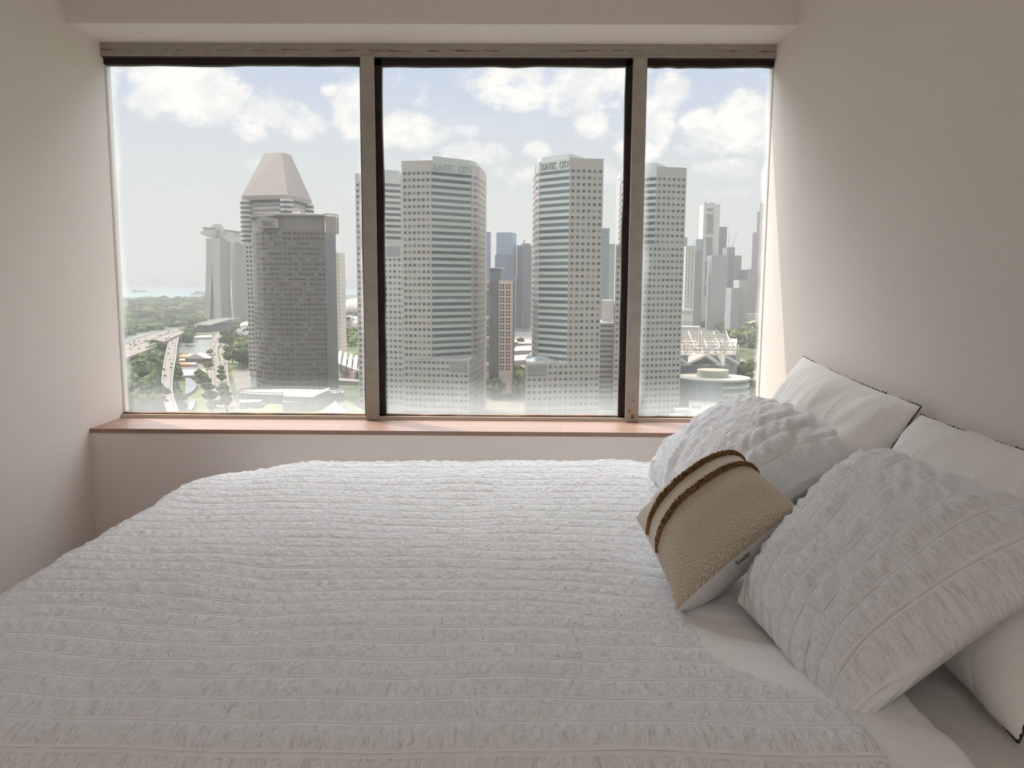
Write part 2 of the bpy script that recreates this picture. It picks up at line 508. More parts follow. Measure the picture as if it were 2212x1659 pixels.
for (a, c) in PX:
    z0, z1 = ZS + .008, ZT - FH
    w, h = c - a, z1 - z0
    me = bpy.data.meshes.new('pane')
    n, k = 16, 16
    vs = [(a + w * i / n, YG + .004, z0 + h * j / k) for j in range(k + 1) for i in range(n + 1)]
    fs = [(j * (n + 1) + i, j * (n + 1) + i + 1, (j + 1) * (n + 1) + i + 1, (j + 1) * (n + 1) + i) for j in range(k) for i in range(n)]
    me.from_pydata(vs, [], fs)
    u1 = me.uv_layers.new(name='uv'); u2 = me.uv_layers.new(name='uv2')
    for lp in me.loops:
        v = vs[lp.vertex_index]
        u1.data[lp.index].uv = (v[0] - a, v[2] - z0)
        u2.data[lp.index].uv = (c - v[0], z1 - v[2])
    me.materials.append(GLASS)
    link('pane', me, win)
# ================================================================== THE BED
def grid_mesh(P, closed_u=False):
    """P: (n, m, 3) -> verts, quads"""
    n, m = P.shape[:2]
    idx = np.arange(n * m).reshape(n, m)
    q = np.stack([idx[:-1, :-1], idx[1:, :-1], idx[1:, 1:], idx[:-1, 1:]], -1).reshape(-1, 4)
    return P.reshape(-1, 3), q
def np_mesh(name, V, Q, mats, parent=None, mi=None, uv=None, smooth=True):
    me = bpy.data.meshes.new(name)
    me.vertices.add(len(V)); me.vertices.foreach_set('co', V.astype(np.float32).ravel())
    me.loops.add(Q.size); me.loops.foreach_set('vertex_index', Q.astype(np.int32).ravel())
    me.polygons.add(len(Q))
    me.polygons.foreach_set('loop_start', np.arange(0, Q.size, 4, dtype=np.int32))
    me.polygons.foreach_set('loop_total', np.full(len(Q), 4, dtype=np.int32))
    for mm in (mats if isinstance(mats, (list, tuple)) else [mats]):
        me.materials.append(mm)
    if mi is not None:
        me.polygons.foreach_set('material_index', mi.astype(np.int32))
    me.polygons.foreach_set('use_smooth', np.full(len(Q), smooth))
    if uv is not None:
        ul = me.uv_layers.new(name='uv')
        ul.data.foreach_set('uv', uv[Q.ravel()].astype(np.float32).ravel())
    me.update(); me.validate()
    return link(name, me, parent)
def normals(P):
    du = np.gradient(P, axis=0); dv = np.gradient(P, axis=1)
    N = np.cross(du, dv)
    return N / (np.linalg.norm(N, axis=2, keepdims=True) + 1e-12)
def sst(x, a, b):
    t = np.clip((x - a) / (b - a), 0, 1)
    return t * t * (3 - 2 * t)

def seersucker(s, t, period, seed, slant=0.35, gather=1.0):
    """height of puckered cloth: s along the stripes, t across them (metres)"""
    ph = t / period
    k = np.floor(ph); fr = ph - k
    rib = 0.07
    pock = np.clip((fr - rib) / (1 - 2 * rib), 0, 1)
    env = np.sqrt(np.clip(np.sin(PI * pock), 0, 1))
    rs = np.random.RandomState(seed)
    off = rs.rand(4000) * 37
    o = off[(k.astype(int)) % 4000]
    loc = t - (k + .5) * period
    # gathers: short wrinkles springing from the flat ribs, slanting, thinning to the middle
    a = vnoise((s + slant * loc) / 0.0100 + o, ph * 1.9 + o * .3, seed)
    a2 = vnoise((s - slant * loc) / 0.0070 + o * 2, ph * 2.6, seed + 1)
    c = vnoise(s / 0.024 + o, t / 0.017, seed + 2)
    f = vnoise(s / 0.006, t / 0.008, seed + 3)
    h = env * (0.0016 * a + 0.0013 * a2 + 0.0007 * c + 0.0005 * f) * gather
    h += env * 0.0009 * gather
    h += 0.0009 * np.exp(-(np.minimum(fr, 1 - fr) * period / 0.0022) ** 2)
    return h

def fabric(name, col, weave=900.0, bump=0.0006, sheen=0.15, noise=.02):
    m = bpy.data.materials.new(name); m.use_nodes = True
    t = m.node_tree; b = t.nodes['Principled BSDF']; N = NT(t)
    tc = N.n('ShaderNodeTexCoord')
    nz = N.n('ShaderNodeTexNoise', i_Vector=tc.outputs['Object'], i_Scale=weave, i_Detail=2.0)
    n2 = N.n('ShaderNodeTexNoise', i_Vector=tc.outputs['Object'], i_Scale=95.0, i_Detail=4.0)
    h = N.m('ADD', N.m('MULTIPLY', nz.outputs[0], .25), n2.outputs[0])
    bp = N.n('ShaderNodeBump', i_Strength=0.5, i_Distance=bump * 2, i_Height=h)
    t.links.new(bp.outputs[0], b.inputs['Normal'])
    lo = tuple(v * (1 - noise) for v in col) + (1,)
    t.links.new(N.mix(N.ss(n2.outputs[0], .3, .7), lo, tuple(col) + (1,)), b.inputs['Base Color'])
    b.inputs['Roughness'].default_value = 0.95
    b.inputs['Specular IOR Level'].default_value = 0.1
    b.inputs['Sheen Weight'].default_value = sheen
    b.inputs['Sheen Roughness'].default_value = 0.5
    return m
def seer_mat(name, col):
    """puckered stripes: uv.x metres along the stripe, uv.y counts stripes"""
    m = bpy.data.materials.new(name); m.use_nodes = True
    t = m.node_tree; b = t.nodes['Principled BSDF']; N = NT(t)
    uv = N.n('ShaderNodeUVMap'); uv.uv_map = 'uv'
    sp = N.n('ShaderNodeSeparateXYZ', i_0=uv.outputs[0])
    fr = N.m('FRACT', sp.outputs[1])
    d = N.m('MINIMUM', fr, N.m('SUBTRACT', 1.0, fr))
    env = N.ss(d, 0.05, 0.16)
    def nz(sx, sy, sc, dt, ds):
        c = N.n('ShaderNodeCombineXYZ', i_0=N.m('MULTIPLY', sp.outputs[0], sx), i_1=N.m('MULTIPLY', sp.outputs[1], sy), i_2=0.0)
        return N.n('ShaderNodeTexNoise', i_Vector=c.outputs[0], i_Scale=sc, i_Detail=dt, i_Distortion=ds).outputs[0]
    w1 = nz(105.0, 2.4, 1.0, 3.0, 0.9)
    w2 = nz(210.0, 9.0, 1.0, 3.0, 0.4)
    h = N.m('ADD', N.m('MULTIPLY', N.m('ABSOLUTE', N.m('SUBTRACT', w1, .5)), 2.2), N.m('MULTIPLY', w2, .55))
    h = N.m('MULTIPLY', h, env)
    rib = N.m('MULTIPLY', N.ss(d, 0.0, 0.05, 1.0, 0.0), .5)
    h = N.m('ADD', h, rib)
    bp = N.n('ShaderNodeBump', i_Strength=1.0, i_Distance=.0042, i_Height=h)
    t.links.new(bp.outputs[0], b.inputs['Normal'])
    b.inputs['Base Color'].default_value = tuple(col) + (1,)
    b.inputs['Roughness'].default_value = .95; b.inputs['Specular IOR Level'].default_value = .1
    b.inputs['Sheen Weight'].default_value = .1
    return m
SEER = seer_mat('white_seersucker', (0.84, 0.845, 0.86))
LINEN = fabric('ivory_linen', (0.84, 0.83, 0.79), 1200, 0.0003)
SHEET = fabric('pale_sheet', (0.78, 0.76, 0.71), 1200, 0.0002)
HEM = fabric('white_hem_cloth', (0.85, 0.85, 0.84), 1200, 0.0003)

BZ = 0.60           # mattress top
bed = empty('bed', (-.1, 1.85, 0))
tag(bed, 'bed with pale fitted sheet on the mattress below the window', 'bed')
def rbox(name, lo, hi, r, m, parent):
    o = cuboid(name, lo, hi, m, parent)
    mo = o.modifiers.new('bevel', 'BEVEL'); mo.width = r; mo.segments = 4
    o.data.polygons.foreach_set('use_smooth', [True] * 6)
    return o
rbox('bed_base', (-1.03, .86, .08), (.925, 2.66, .32), .01, mat('bed_base_cloth', srgb(150, 140, 128), .9), bed)
for sx in (-.95, .85):
    for sy in (.95, 2.57):
        cuboid('leg', (sx - .03, sy - .03, 0), (sx + .03, sy + .03, .081), mat('leg_wood', srgb(80, 60, 45)), bed)
rbox('mattress', (-1.04, .85, .321), (.93, 2.68, BZ - .006), .05, mat('mattress_ticking', srgb(220, 216, 208), .9), bed)
# fitted sheet over the mattress, with soft creases near the headboard end
n, k = 150, 150
xs = np.linspace(-1.05, .936, n); ys = np.linspace(.84, 2.69, k)
X, Y = np.meshgrid(xs, ys, indexing='ij')
ed = np.minimum(np.minimum(X + 1.05, .936 - X), np.minimum(Y - .84, 2.69 - Y))
Z = BZ + .002 - .05 * (1 - sst(ed, 0, .07)) + .0035 * vnoise((X + Y * .7) / .05, (Y - X) / .25, 51) * sst(X, .3, .7)
Z[0, :] = Z[-1, :] = BZ - .18; Z[:, 0] = Z[:, -1] = BZ - .18
V, Q = grid_mesh(np.stack([X, Y, Z], -1))
np_mesh('fitted_sheet', V, Q, SHEET, bed)

# duvet: long arc-length grid, stripes run from foot to head
DX0, DX1, DY0, DY1 = -1.075, .61, .93, 2.735
TOP = 0.672
def build_duvet():
    R, HANG = .085, .24
    def side(a, lo, hi, ra, rb, ha, hb):
        """arc length a -> (coordinate, drop, tangent angle)"""
        c = np.empty_like(a); d = np.zeros_like(a)
        q0, q1 = lo + ra, hi - rb
        la, lb = ra * PI / 2, rb * PI / 2
        mid = (a >= q0) & (a <= q1)
        c[mid] = a[mid]
        m = a < q0
        s = q0 - a[m]; th = np.clip(s / ra, 0, PI / 2)
        c[m] = q0 - ra * np.sin(th); d[m] = ra * (1 - np.cos(th)) + np.clip(s - la, 0, None)
        m = a > q1
        s = a[m] - q1; th = np.clip(s / rb, 0, PI / 2)
        c[m] = q1 + rb * np.sin(th); d[m] = rb * (1 - np.cos(th)) + np.clip(s - lb, 0, None)
        return c, d
    rx0, rx1, ry0, ry1 = .11, .032, .12, .10
    a = np.arange(DX0 + rx0 - rx0 * PI / 2 - HANG, DX1 - rx1 + rx1 * PI / 2 + .006, .0032)
    bb = np.arange(DY0 + ry0 - ry0 * PI / 2 - .16, DY1 - ry1 + ry1 * PI / 2 + HANG, .0032)
    cx_, dx_ = side(a, DX0, DX1, rx0, rx1, 0, 0)
    cy_, dy_ = side(bb, DY0, DY1, ry0, ry1, 0, 0)
    A, B = np.meshgrid(a, bb, indexing='ij')
    X = cx_[:, None] + 0 * B; Y = cy_[None, :] + 0 * A
    DXm = dx_[:, None] + 0 * B; DYm = dy_[None, :] + 0 * A
    Z = TOP - (DXm ** 1.6 + DYm ** 1.6) ** (1 / 1.6)
    # rounded plan at the foot end corner by the window
    # slow swells of the filling
    sw = .011 * vnoise(A / .42 + 3, B / .5 + 1, 21) + .006 * vnoise(A / .17, B / .2, 22)
    crown = .018 * sst(Y, 2.25, 2.62) * sst(X, -1.0, -.2) - .014 * sst(-X, .55, 1.05) * sst(Y, 1.9, 2.7)
    head = -.012 * sst(X, .28, .56)
    press = -.030 * np.exp(-(((X - .40) / .20) ** 2 + ((Y - 1.62) / .33) ** 2))
    Z += sw + crown + head + press
    Z += -.035 * sst(-X, .70, 1.05) * sst(Y, 2.35, 2.72)
    X = X + .010 * vnoise(B / .11, A / .5, 23) * sst(np.abs(A + .25), .55, .85)
    P = np.stack([X, Y, Z], -1)
    Nn = normals(P)
    if Nn[len(a) // 2, len(bb) // 2, 2] < 0: Nn = -Nn
    # stripes waver and are pushed apart where the cushion and pillows press
    Bw = B + .006 * vnoise(A / .3, B / .3, 24) + .03 * np.exp(-(((A - .50) / .22) ** 2 + ((B - 1.62) / .3) ** 2)) * (B - 1.62) / .3
    edge_x = .30 + .17 * sst(-B, -1.32, -1.08) + .32 * sst(B, 1.68, 1.9) + .02 * vnoise(B / .12, B * 0, 30)
    tex = 1 - sst(A, edge_x, edge_x + .03)
    hgt = seersucker(A, Bw, .0625, 31, slant=.45, gather=1.35)
    frd = Bw / .0625 - np.floor(Bw / .0625)
    hgt += np.sqrt(np.clip(np.sin(PI * frd), 0, 1)) * .0013 * vnoise((A + .5 * (frd - .5) * .0625) / .0145 + 9 * np.sin(np.floor(Bw / .0625) * 2.7), Bw / .05, 37)
    smooth = .0035 * vnoise((A * .6 + B) / .05, (A - B) / .16, 40)
    P = P + Nn * (hgt * tex + smooth * (1 - tex) - .003 * (1 - tex))[..., None]
    V, Q = grid_mesh(P)
    # underside
    ib = (tex[:-1, :-1] < .5).ravel().astype(int)
    o = np_mesh('duvet', V, Q, [SEER, HEM], None, mi=ib, uv=np.stack([A, Bw / .0625], -1).reshape(-1, 2))
    tag(o, 'white seersucker duvet with puckered stripes spread over the bed', 'duvet')
    return o
build_duvet()

def pillow(name, c00, c10, c01, c11, T, label, cat, mats, n=150, m=150, pw=2.6, q=.55, pinch=.05, asym=.5,
           bend=0.0, tex=None, wr=None, group=None, tip=0.0, up=None, mi_fn=None, sag=0.0, uvf=None):
    """closed pillow over four corners; u: c00->c10, v: c00->c01; the first face looks along +n"""
    c00, c10, c01, c11 = (np.array(c, float) for c in (c00, c10, c01, c11))
    org = (c00 + c10 + c01 + c11) / 4
    root = empty(name, org - np.array([0, 0, .0]))
    tag(root, label, cat, group)
    g = lambda k: .5 - .5 * np.cos(np.linspace(0, PI, k))
    uu = .35 * np.linspace(0, 1, n) + .65 * g(n); vv = .35 * np.linspace(0, 1, m) + .65 * g(m)
    U, Vv = np.meshgrid(uu, vv, indexing='ij')
    kU = 1 - pinch * (1 - (2 * Vv - 1) ** 2) ; kV = 1 - pinch * (1 - (2 * U - 1) ** 2)
    Us = .5 + (U - .5) * kU; Vs = .5 + (Vv - .5) * kV
    def S(a, b):
        return ((1 - a) * (1 - b))[..., None] * c00 + (a * (1 - b))[..., None] * c10 + ((1 - a) * b)[..., None] * c01 + (a * b)[..., None] * c11
    base = S(Us, Vs)
    du = (c10 + c11 - c00 - c01) / 2; dv = (c01 + c11 - c00 - c10) / 2
    LU, LV = np.linalg.norm(du), np.linalg.norm(dv)
    nn = np.cross(du, dv); nn /= np.linalg.norm(nn)
    if up is not None and nn @ np.array(up) < 0: nn = -nn
    prof = (np.clip((1 - np.abs(2 * U - 1) ** pw), 0, 1) * np.clip((1 - np.abs(2 * Vv - 1) ** pw), 0, 1)) ** q
    base = base + (bend * 4 * U * (1 - U))[..., None] * nn
    s, t = Us * LU, Vs * LV
    ew = prof ** .5
    lump = 1 + .10 * vnoise(s / .18 + 5, t / .2, len(name) + int(abs(org[1]) * 100))
    if sag: lump = lump * (1 + sag * (.5 - U))
    tops = base + (T * asym * prof * lump)[..., None] * nn
    bots = base - (T * (1 - asym) * prof)[..., None] * nn
    Nt = normals(tops)
    if (Nt[n // 2, m // 2] @ nn) < 0: Nt = -Nt
    h = np.zeros_like(U)
    if tex is not None: h += tex(s, t, U, Vv) * np.clip(ew * 1.6, 0, 1)
    if wr is not None: h += wr(s, t, U, Vv) * np.clip(ew * 1.4, 0, 1)
    tops = tops + Nt * h[..., None]
    bots = bots - Nt * (h * .6)[..., None]
    # weld the rims
    rim = np.zeros((n, m), bool); rim[0, :] = rim[-1, :] = True; rim[:, 0] = rim[:, -1] = True
    tops[rim] = bots[rim] = base[rim]
    idt = np.arange(n * m).reshape(n, m)
    idb = np.full((n, m), -1)
    idb[rim] = idt[rim]
    inner = ~rim
    idb[inner] = n * m + np.arange(inner.sum())
    V = np.concatenate([tops.reshape(-1, 3), bots[inner]])
    q1 = np.stack([idt[:-1, :-1], idt[1:, :-1], idt[1:, 1:], idt[:-1, 1:]], -1).reshape(-1, 4)
    q2 = np.stack([idb[:-1, :-1], idb[:-1, 1:], idb[1:, 1:], idb[1:, :-1]], -1).reshape(-1, 4)
    Q = np.concatenate([q1, q2])
    if mi_fn is None:
        mi = np.zeros(len(Q), int)
    else:
        uc = ((U[:-1, :-1] + U[1:, 1:]) / 2).ravel(); vc = ((Vv[:-1, :-1] + Vv[1:, 1:]) / 2).ravel()
        mi = np.concatenate([mi_fn(uc, vc, True), mi_fn(uc, vc, False)])
    st_ = np.stack([s, t] if uvf is None else [s, uvf(s, t)], -1)
    uvv = np.concatenate([st_.reshape(-1, 2), st_[inner]])
    o = np_mesh('pillow_cover' if 'cushion' not in name else 'cushion_cover', V, Q, mats, root, mi=mi, uv=uvv)
    return root, tops, base, U, Vv, nn

P_ = lambda px, py, Y: at(px, py, Y)
def tube_along(pts, r, name, m, parent, n=6, fuzz=0.0, seed=1):
    pts = [Vector(p) for p in pts]
    rs = random.Random(seed)
    vs, qs = [], []
    prev = None
    for i, p in enumerate(pts):
        t = (pts[min(i + 1, len(pts) - 1)] - pts[max(i - 1, 0)]).normalized()
        u = t.orthogonal().normalized() if prev is None else (prev - t * prev.dot(t)).normalized()
        prev = u
        w = t.cross(u)
        for k in range(n):
            a = 2 * PI * k / n
            rr = r * (1 + fuzz * (rs.random() - .5) * 2)
            vs.append(p + (u * math.cos(a) + w * math.sin(a)) * rr)
    for i in range(len(pts) - 1):
        for k in range(n):
            j = (k + 1) % n
            qs.append((i * n + k, i * n + j, (i + 1) * n + j, (i + 1) * n + k))
    me = bpy.data.meshes.new(name); me.from_pydata(vs, [], qs); me.materials.append(m)
    me.polygons.foreach_set('use_smooth', [True] * len(qs))
    return link(name, me, parent)
def rim_points(base):
    a = list(base[:, 0]) + list(base[-1, 1:]) + list(base[-2::-1, -1]) + list(base[0, -2::-1])
    return a
STITCH = mat('charcoal_stitching', srgb(70, 66, 64), .9, .1, noise=.5, nscale=260)
def overlock(root, base, seed):
    """dark whipped stitching round a linen pillow"""
    pts = [Vector(p) for p in rim_points(base)]
    # resample
    out = [pts[0]]
    acc = 0
    for a, b_ in zip(pts, pts[1:]):
        L = (b_ - a).length
        k = max(1, int(L / .004))
        for i in range(1, k + 1):
            out.append(a.lerp(b_, i / k))
    rs = random.Random(seed)
    w = [p + Vector((0, 0, .0014)) * math.sin(i * 2.2) + Vector((rs.uniform(-1, 1), rs.uniform(-1, 1), rs.uniform(-1, 1))) * .0008 for i, p in enumerate(out)]
    tube_along(w, .0016, 'stitched_edge', STITCH, root, n=5, fuzz=.5, seed=seed)

def linen_wr(seed, amp=1.0):
    def f(s, t, U, V):
        a = vnoise(t / .030 + s / .12, s / .30 + 3, seed)
        a = np.sign(a) * np.abs(a) ** .8
        b = vnoise(t / .055 - s / .2, s / .22, seed + 1)
        c = vnoise(s / .05, t / .05, seed + 2)
        return 1.9 * amp * (.0055 * (1 - np.abs(a)) ** 2 * vnoise(s / .25, t / .2, seed + 5) + .006 * b + .0018 * c)
    return f
# tall linen pillows standing against the wall (u: bottom -> top, v: from the window towards the camera)
r, tops, base, U, V_, nn = pillow('linen_pillow', (.73, 2.60, .66), P_(1736, 770, 2.62), (.73, 1.95, .655), P_(1990, 878, 1.83), .17,
    'ivory linen pillow with dark stitched edge nearest the window', 'pillow', LINEN, pinch=.035, asym=.62, bend=-.015,
    wr=linen_wr(61), up=(-1, 0, .3))
overlock(r, base, 5)
r, tops, base, U, V_, nn = pillow('linen_pillow', (.74, 1.87, .655), P_(1990, 896, 1.80), P_(2200, 1604, 1.12), P_(2420, 1030, 1.24), .19,
    'ivory linen pillow with dark stitched edge at the right, nearest the camera', 'pillow', LINEN, pinch=.035, asym=.60, bend=-.015,
    wr=linen_wr(71, .7), up=(-1, 0, .3))
overlock(r, base, 6)

def seer_uv(seed, period=.058):
    return lambda s, t: (t + .012 * vnoise(s / .25, t / .25, seed + 9)) / period
def seer_tex(seed, period=.058, g=1.25):
    def f(s, t, U, V):
        tt = t + .012 * vnoise(s / .25, t / .25, seed + 9)
        ph = tt / period; fr = ph - np.floor(ph); env = np.sqrt(np.clip(np.sin(PI * fr), 0, 1))
        big = env * (.0056 * vnoise((s + .5 * (fr - .5) * period) / .017 + 7 * np.sin(np.floor(ph) * 3.1), ph * 1.3, seed + 4) + .0048)
        return big + seersucker(s, tt, period, seed, slant=.25, gather=g) + .004 * vnoise(s / .09, t / .05, seed + 7)
    return f
# seersucker pillows (u: bed edge -> wall edge, v: window -> camera)
pillow('seersucker_pillow', P_(1400, 1022, 2.50), P_(1648, 876, 2.56), P_(1530, 1215, 1.84), P_(1895, 972, 1.95), .19,
       'white seersucker pillow next to the window, behind the beige cushion', 'pillow', SEER, n=190, m=190, pinch=.03, asym=.62,
       tex=seer_tex(81), uvf=seer_uv(81), pw=3.3, q=.58, up=(-.5, 0, 1), bend=.02)
pillow('seersucker_pillow', P_(1592, 1300, 1.49), P_(1884, 986, 1.93), P_(1828, 1590, 1.10), P_(2460, 1180, 1.16), .165,
       'large white seersucker pillow nearest the camera', 'pillow', SEER, n=210, m=210, pinch=.03, asym=.60,
       tex=seer_tex(91), uvf=seer_uv(91), pw=3.3, q=.58, up=(-.5, 0, 1), bend=.02)

# beige cushion (u: cream edge at upper left -> khaki edge at lower right, v: left/bottom -> top/right)
def tweed(name, c1, c2, scale):
    m = bpy.data.materials.new(name); m.use_nodes = True
    t = m.node_tree; b = t.nodes['Principled BSDF']; N = NT(t)
    uv = N.n('ShaderNodeUVMap'); uv.uv_map = 'uv'
    w1 = N.n('ShaderNodeTexWave', i_Vector=uv.outputs[0], i_Scale=scale, i_Distortion=1.5, i_Detail=2.0)
    w1.bands_direction = 'DIAGONAL'
    nz = N.n('ShaderNodeTexNoise', i_Vector=uv.outputs[0], i_Scale=540.0, i_Detail=3.0)
    f = N.m('ADD', N.m('MULTIPLY', w1.outputs[0], .12), N.m('MULTIPLY', nz.outputs[0], 1.05))
    t.links.new(N.mix(N.ss(f, .40, .78), c1 + (1,), c2 + (1,)), b.inputs['Base Color'])
    bp = N.n('ShaderNodeBump', i_Strength=0.7, i_Distance=.00035, i_Height=f)
    t.links.new(bp.outputs[0], b.inputs['Normal'])
    b.inputs['Roughness'].default_value = .95; b.inputs['Specular IOR Level'].default_value = .1
    return m
KHAKI = tweed('khaki_tweed', srgb(150, 136, 114), srgb(236, 226, 207), 160)
CREAM = fabric('cream_cotton', srgb(214, 205, 190), 1200, .0002)
BEIGE = fabric('beige_corner_cloth', srgb(190, 174, 154), 1200, .0002)
WHITEC = fabric('white_cushion_back', (.84, .83, .81), 1200, .0002)
# corners: c00 left, c10 bottom, c01 top, c11 right
cA = P_(1374, 1118, 1.76); cB = P_(1462, 1318, 1.46); cC = P_(1578, 980, 1.95); cD = P_(1726, 1098, 1.66)
def cush_mi(u, v, top):
    if not top:
        return np.full(len(u), 1)
    r = np.zeros(len(u), int)
    r[u < .495] = 2
    r[(u < .18) & (v > .84)] = 3
    r[(u > .975)] = 0
    return r
def cush_wr(s, t, U, V):
    st = np.zeros_like(s)
    for k in (.34, .37, .40, .43):
        st -= .0012 * np.exp(-((U - k) / .004) ** 2) * sst(V, .05, .2) * (1 - sst(V, .8, .95))
    rad = .003 * vnoise(V * 16, U * 2, 5) * (np.exp(-(U / .16) ** 2) + np.exp(-((1 - V) / .12) ** 2))
    return st + rad + .0012 * vnoise(s / .03, t / .03, 8)
croot, tops, base, U, V_, nn = pillow('bolster_cushion', cA, cB, cC, cD, .215, 'beige tweed and cream cushion with two brown fringe stripes lying on the duvet', 'cushion',
    [KHAKI, WHITEC, CREAM, BEIGE], n=200, m=200, pinch=.055, asym=.42, wr=cush_wr, up=(-.5, -.3, .8), mi_fn=cush_mi, q=.5)
croot.name = 'scatter_cushion'
FR = mat('brown_fringe', srgb(128, 100, 66), .95, .05, noise=.45, nscale=160)
for uc, sd_ in ((.285, 1), (.495, 2)):
    i = int(np.argmin(np.abs(U[:, 0] - uc)))
    line = [tops[i, j] + nn * .004 for j in range(1, tops.shape[1] - 1)]
    rs = np.random.RandomState(sd_)
    core = tube_along(line[::2], .0052, 'fringe_stripe', FR, croot, n=8, fuzz=.25, seed=sd_)
    # loose loops of the fringe, leaning towards the khaki side
    vs, fs = [], []
    tang = np.gradient(np.array(line), axis=0)
    for j in range(0, len(line) * 7):
        q_ = rs.rand() * (len(line) - 2); j0 = int(q_)
        p = line[j0] * (1 - q_ + j0) + line[j0 + 1] * (q_ - j0)
        t_ = tang[j0] / np.linalg.norm(tang[j0]); w_ = np.cross(nn, t_)
        ang = rs.uniform(-.2, PI + .2)
        d = w_ * math.cos(ang) + nn * math.sin(ang) + t_ * rs.uniform(-.5, .5)
        L = rs.uniform(.006, .0095)
        sdv = t_ * .0011
        e = p + d * L + t_ * rs.uniform(-.002, .002)
        md = p + d * L * .6 + nn * .001
        k0 = len(vs)
        vs += [p - sdv, p + sdv, md + sdv, md - sdv, e + sdv * .5, e - sdv * .5]
        fs += [(k0, k0 + 1, k0 + 2, k0 + 3), (k0 + 3, k0 + 2, k0 + 4, k0 + 5)]
    me = bpy.data.meshes.new('fringe_loops'); me.from_pydata([tuple(v) for v in vs], [], fs); me.materials.append(FR)
    lo_ = bpy.data.objects.new('fringe_loops', me); COL.objects.link(lo_); lo_.parent = core
# woven maker's tag on the seam
rim = base[-1, :]
j = int(np.argmin(np.abs(V_[0, :] - .50)))
p0 = rim[j]; tn = rim[j + 6] - rim[j - 6]; tn /= np.linalg.norm(tn)
side = np.array(base[-1, j] - base[-20, j]); side /= np.linalg.norm(side)
TXT = bpy.data.curves.new('maker_lettering', 'FONT'); TXT.body = 'Bouclair'; TXT.size = .0125; TXT.extrude = .0004
TXT.materials.append(mat('black_thread', srgb(35, 32, 40), .8))
_t = bpy.data.objects.new('woven_tag', TXT); COL.objects.link(_t); bpy.context.view_layer.update()
_me = bpy.data.meshes.new_from_object(_t.evaluated_get(bpy.context.evaluated_depsgraph_get())); bpy.data.objects.remove(_t)
lt = bpy.data.objects.new('woven_tag', _me); COL.objects.link(lt)
zc = nn - tn * (nn @ tn)
zc = (-side * 0 + zc * .55 + np.array([0, -.8, .2])); zc -= tn * (zc @ tn); zc /= np.linalg.norm(zc)
yc = np.cross(zc, tn)
pos = p0 - tn * .030 - yc * .016 + zc * .010
lt.parent = croot
lt.matrix_parent_inverse = croot.matrix_basis.inverted()
lt.matrix_basis = Matrix(((tn[0], yc[0], zc[0], pos[0]), (tn[1], yc[1], zc[1], pos[1]), (tn[2], yc[2], zc[2], pos[2]), (0, 0, 0, 1)))
lt['label'] = 'small dark lettering woven at the seam'
# ================================================================== THE CITY
ZG = CAM[2] - 100.0                 # street level, a hundred metres below the room
def facade_mat(name, col, pw=1.5, ph=2.0, dark=.86, rough=.8, line=.05):
    m = bpy.data.materials.new(name); m.use_nodes = True
    t = m.node_tree; b = t.nodes['Principled BSDF']; N = NT(t)
    uv = N.n('ShaderNodeUVMap'); uv.uv_map = 'uv'
    br = N.n('ShaderNodeTexBrick', i_Vector=uv.outputs[0], i_Scale=1.0, i_Mortar_Size=line, i_Brick_Width=pw, i_Row_Height=ph)
    br.offset = 0.0
    br.inputs['Color1'].default_value = tuple(col) + (1,)
    br.inputs['Color2'].default_value = tuple(v * .965 for v in col) + (1,)
    br.inputs['Mortar'].default_value = tuple(v * dark for v in col) + (1,)
    t.links.new(br.outputs['Color'], b.inputs['Base Color'])
    b.inputs['Roughness'].default_value = rough
    b.inputs['Specular IOR Level'].default_value = .3
    return m
def grid_mat(name, wall, glass, pw, ph, fx=.6, fy=.5, rough=.5):
    """distant facade: wall with window openings laid out on its uv in metres"""
    m = bpy.data.materials.new(name); m.use_nodes = True
    t = m.node_tree; b = t.nodes['Principled BSDF']; N = NT(t)
    uv = N.n('ShaderNodeUVMap'); uv.uv_map = 'uv'
    sp = N.n('ShaderNodeSeparateXYZ', i_0=uv.outputs[0])
    a = N.m('LESS_THAN', N.m('FRACT', N.m('DIVIDE', sp.outputs[0], pw)), fx)
    c = N.m('LESS_THAN', N.m('FRACT', N.m('DIVIDE', sp.outputs[1], ph)), fy)
    t.links.new(N.mix(N.m('MULTIPLY', a, c), tuple(wall) + (1,), tuple(glass) + (1,)), b.inputs['Base Color'])
    b.inputs['Roughness'].default_value = rough
    return m
WIN_A = mat('window_glass_dark', (0.075, 0.085, 0.10), .25, .6)
WIN_B = mat('window_glass_grey', (0.14, 0.15, 0.16), .3, .6)
WIN_C = mat('window_glass_blind', (0.23, 0.235, 0.235), .5, .4)
STRIP_A = mat('strip_glass', (0.10, 0.125, 0.145), .2, .7)
STRIP_B = mat('strip_glass_dark', (0.055, 0.075, 0.10), .2, .7)
DARK = mat('dark_recess', (0.05, 0.05, 0.055), .8)

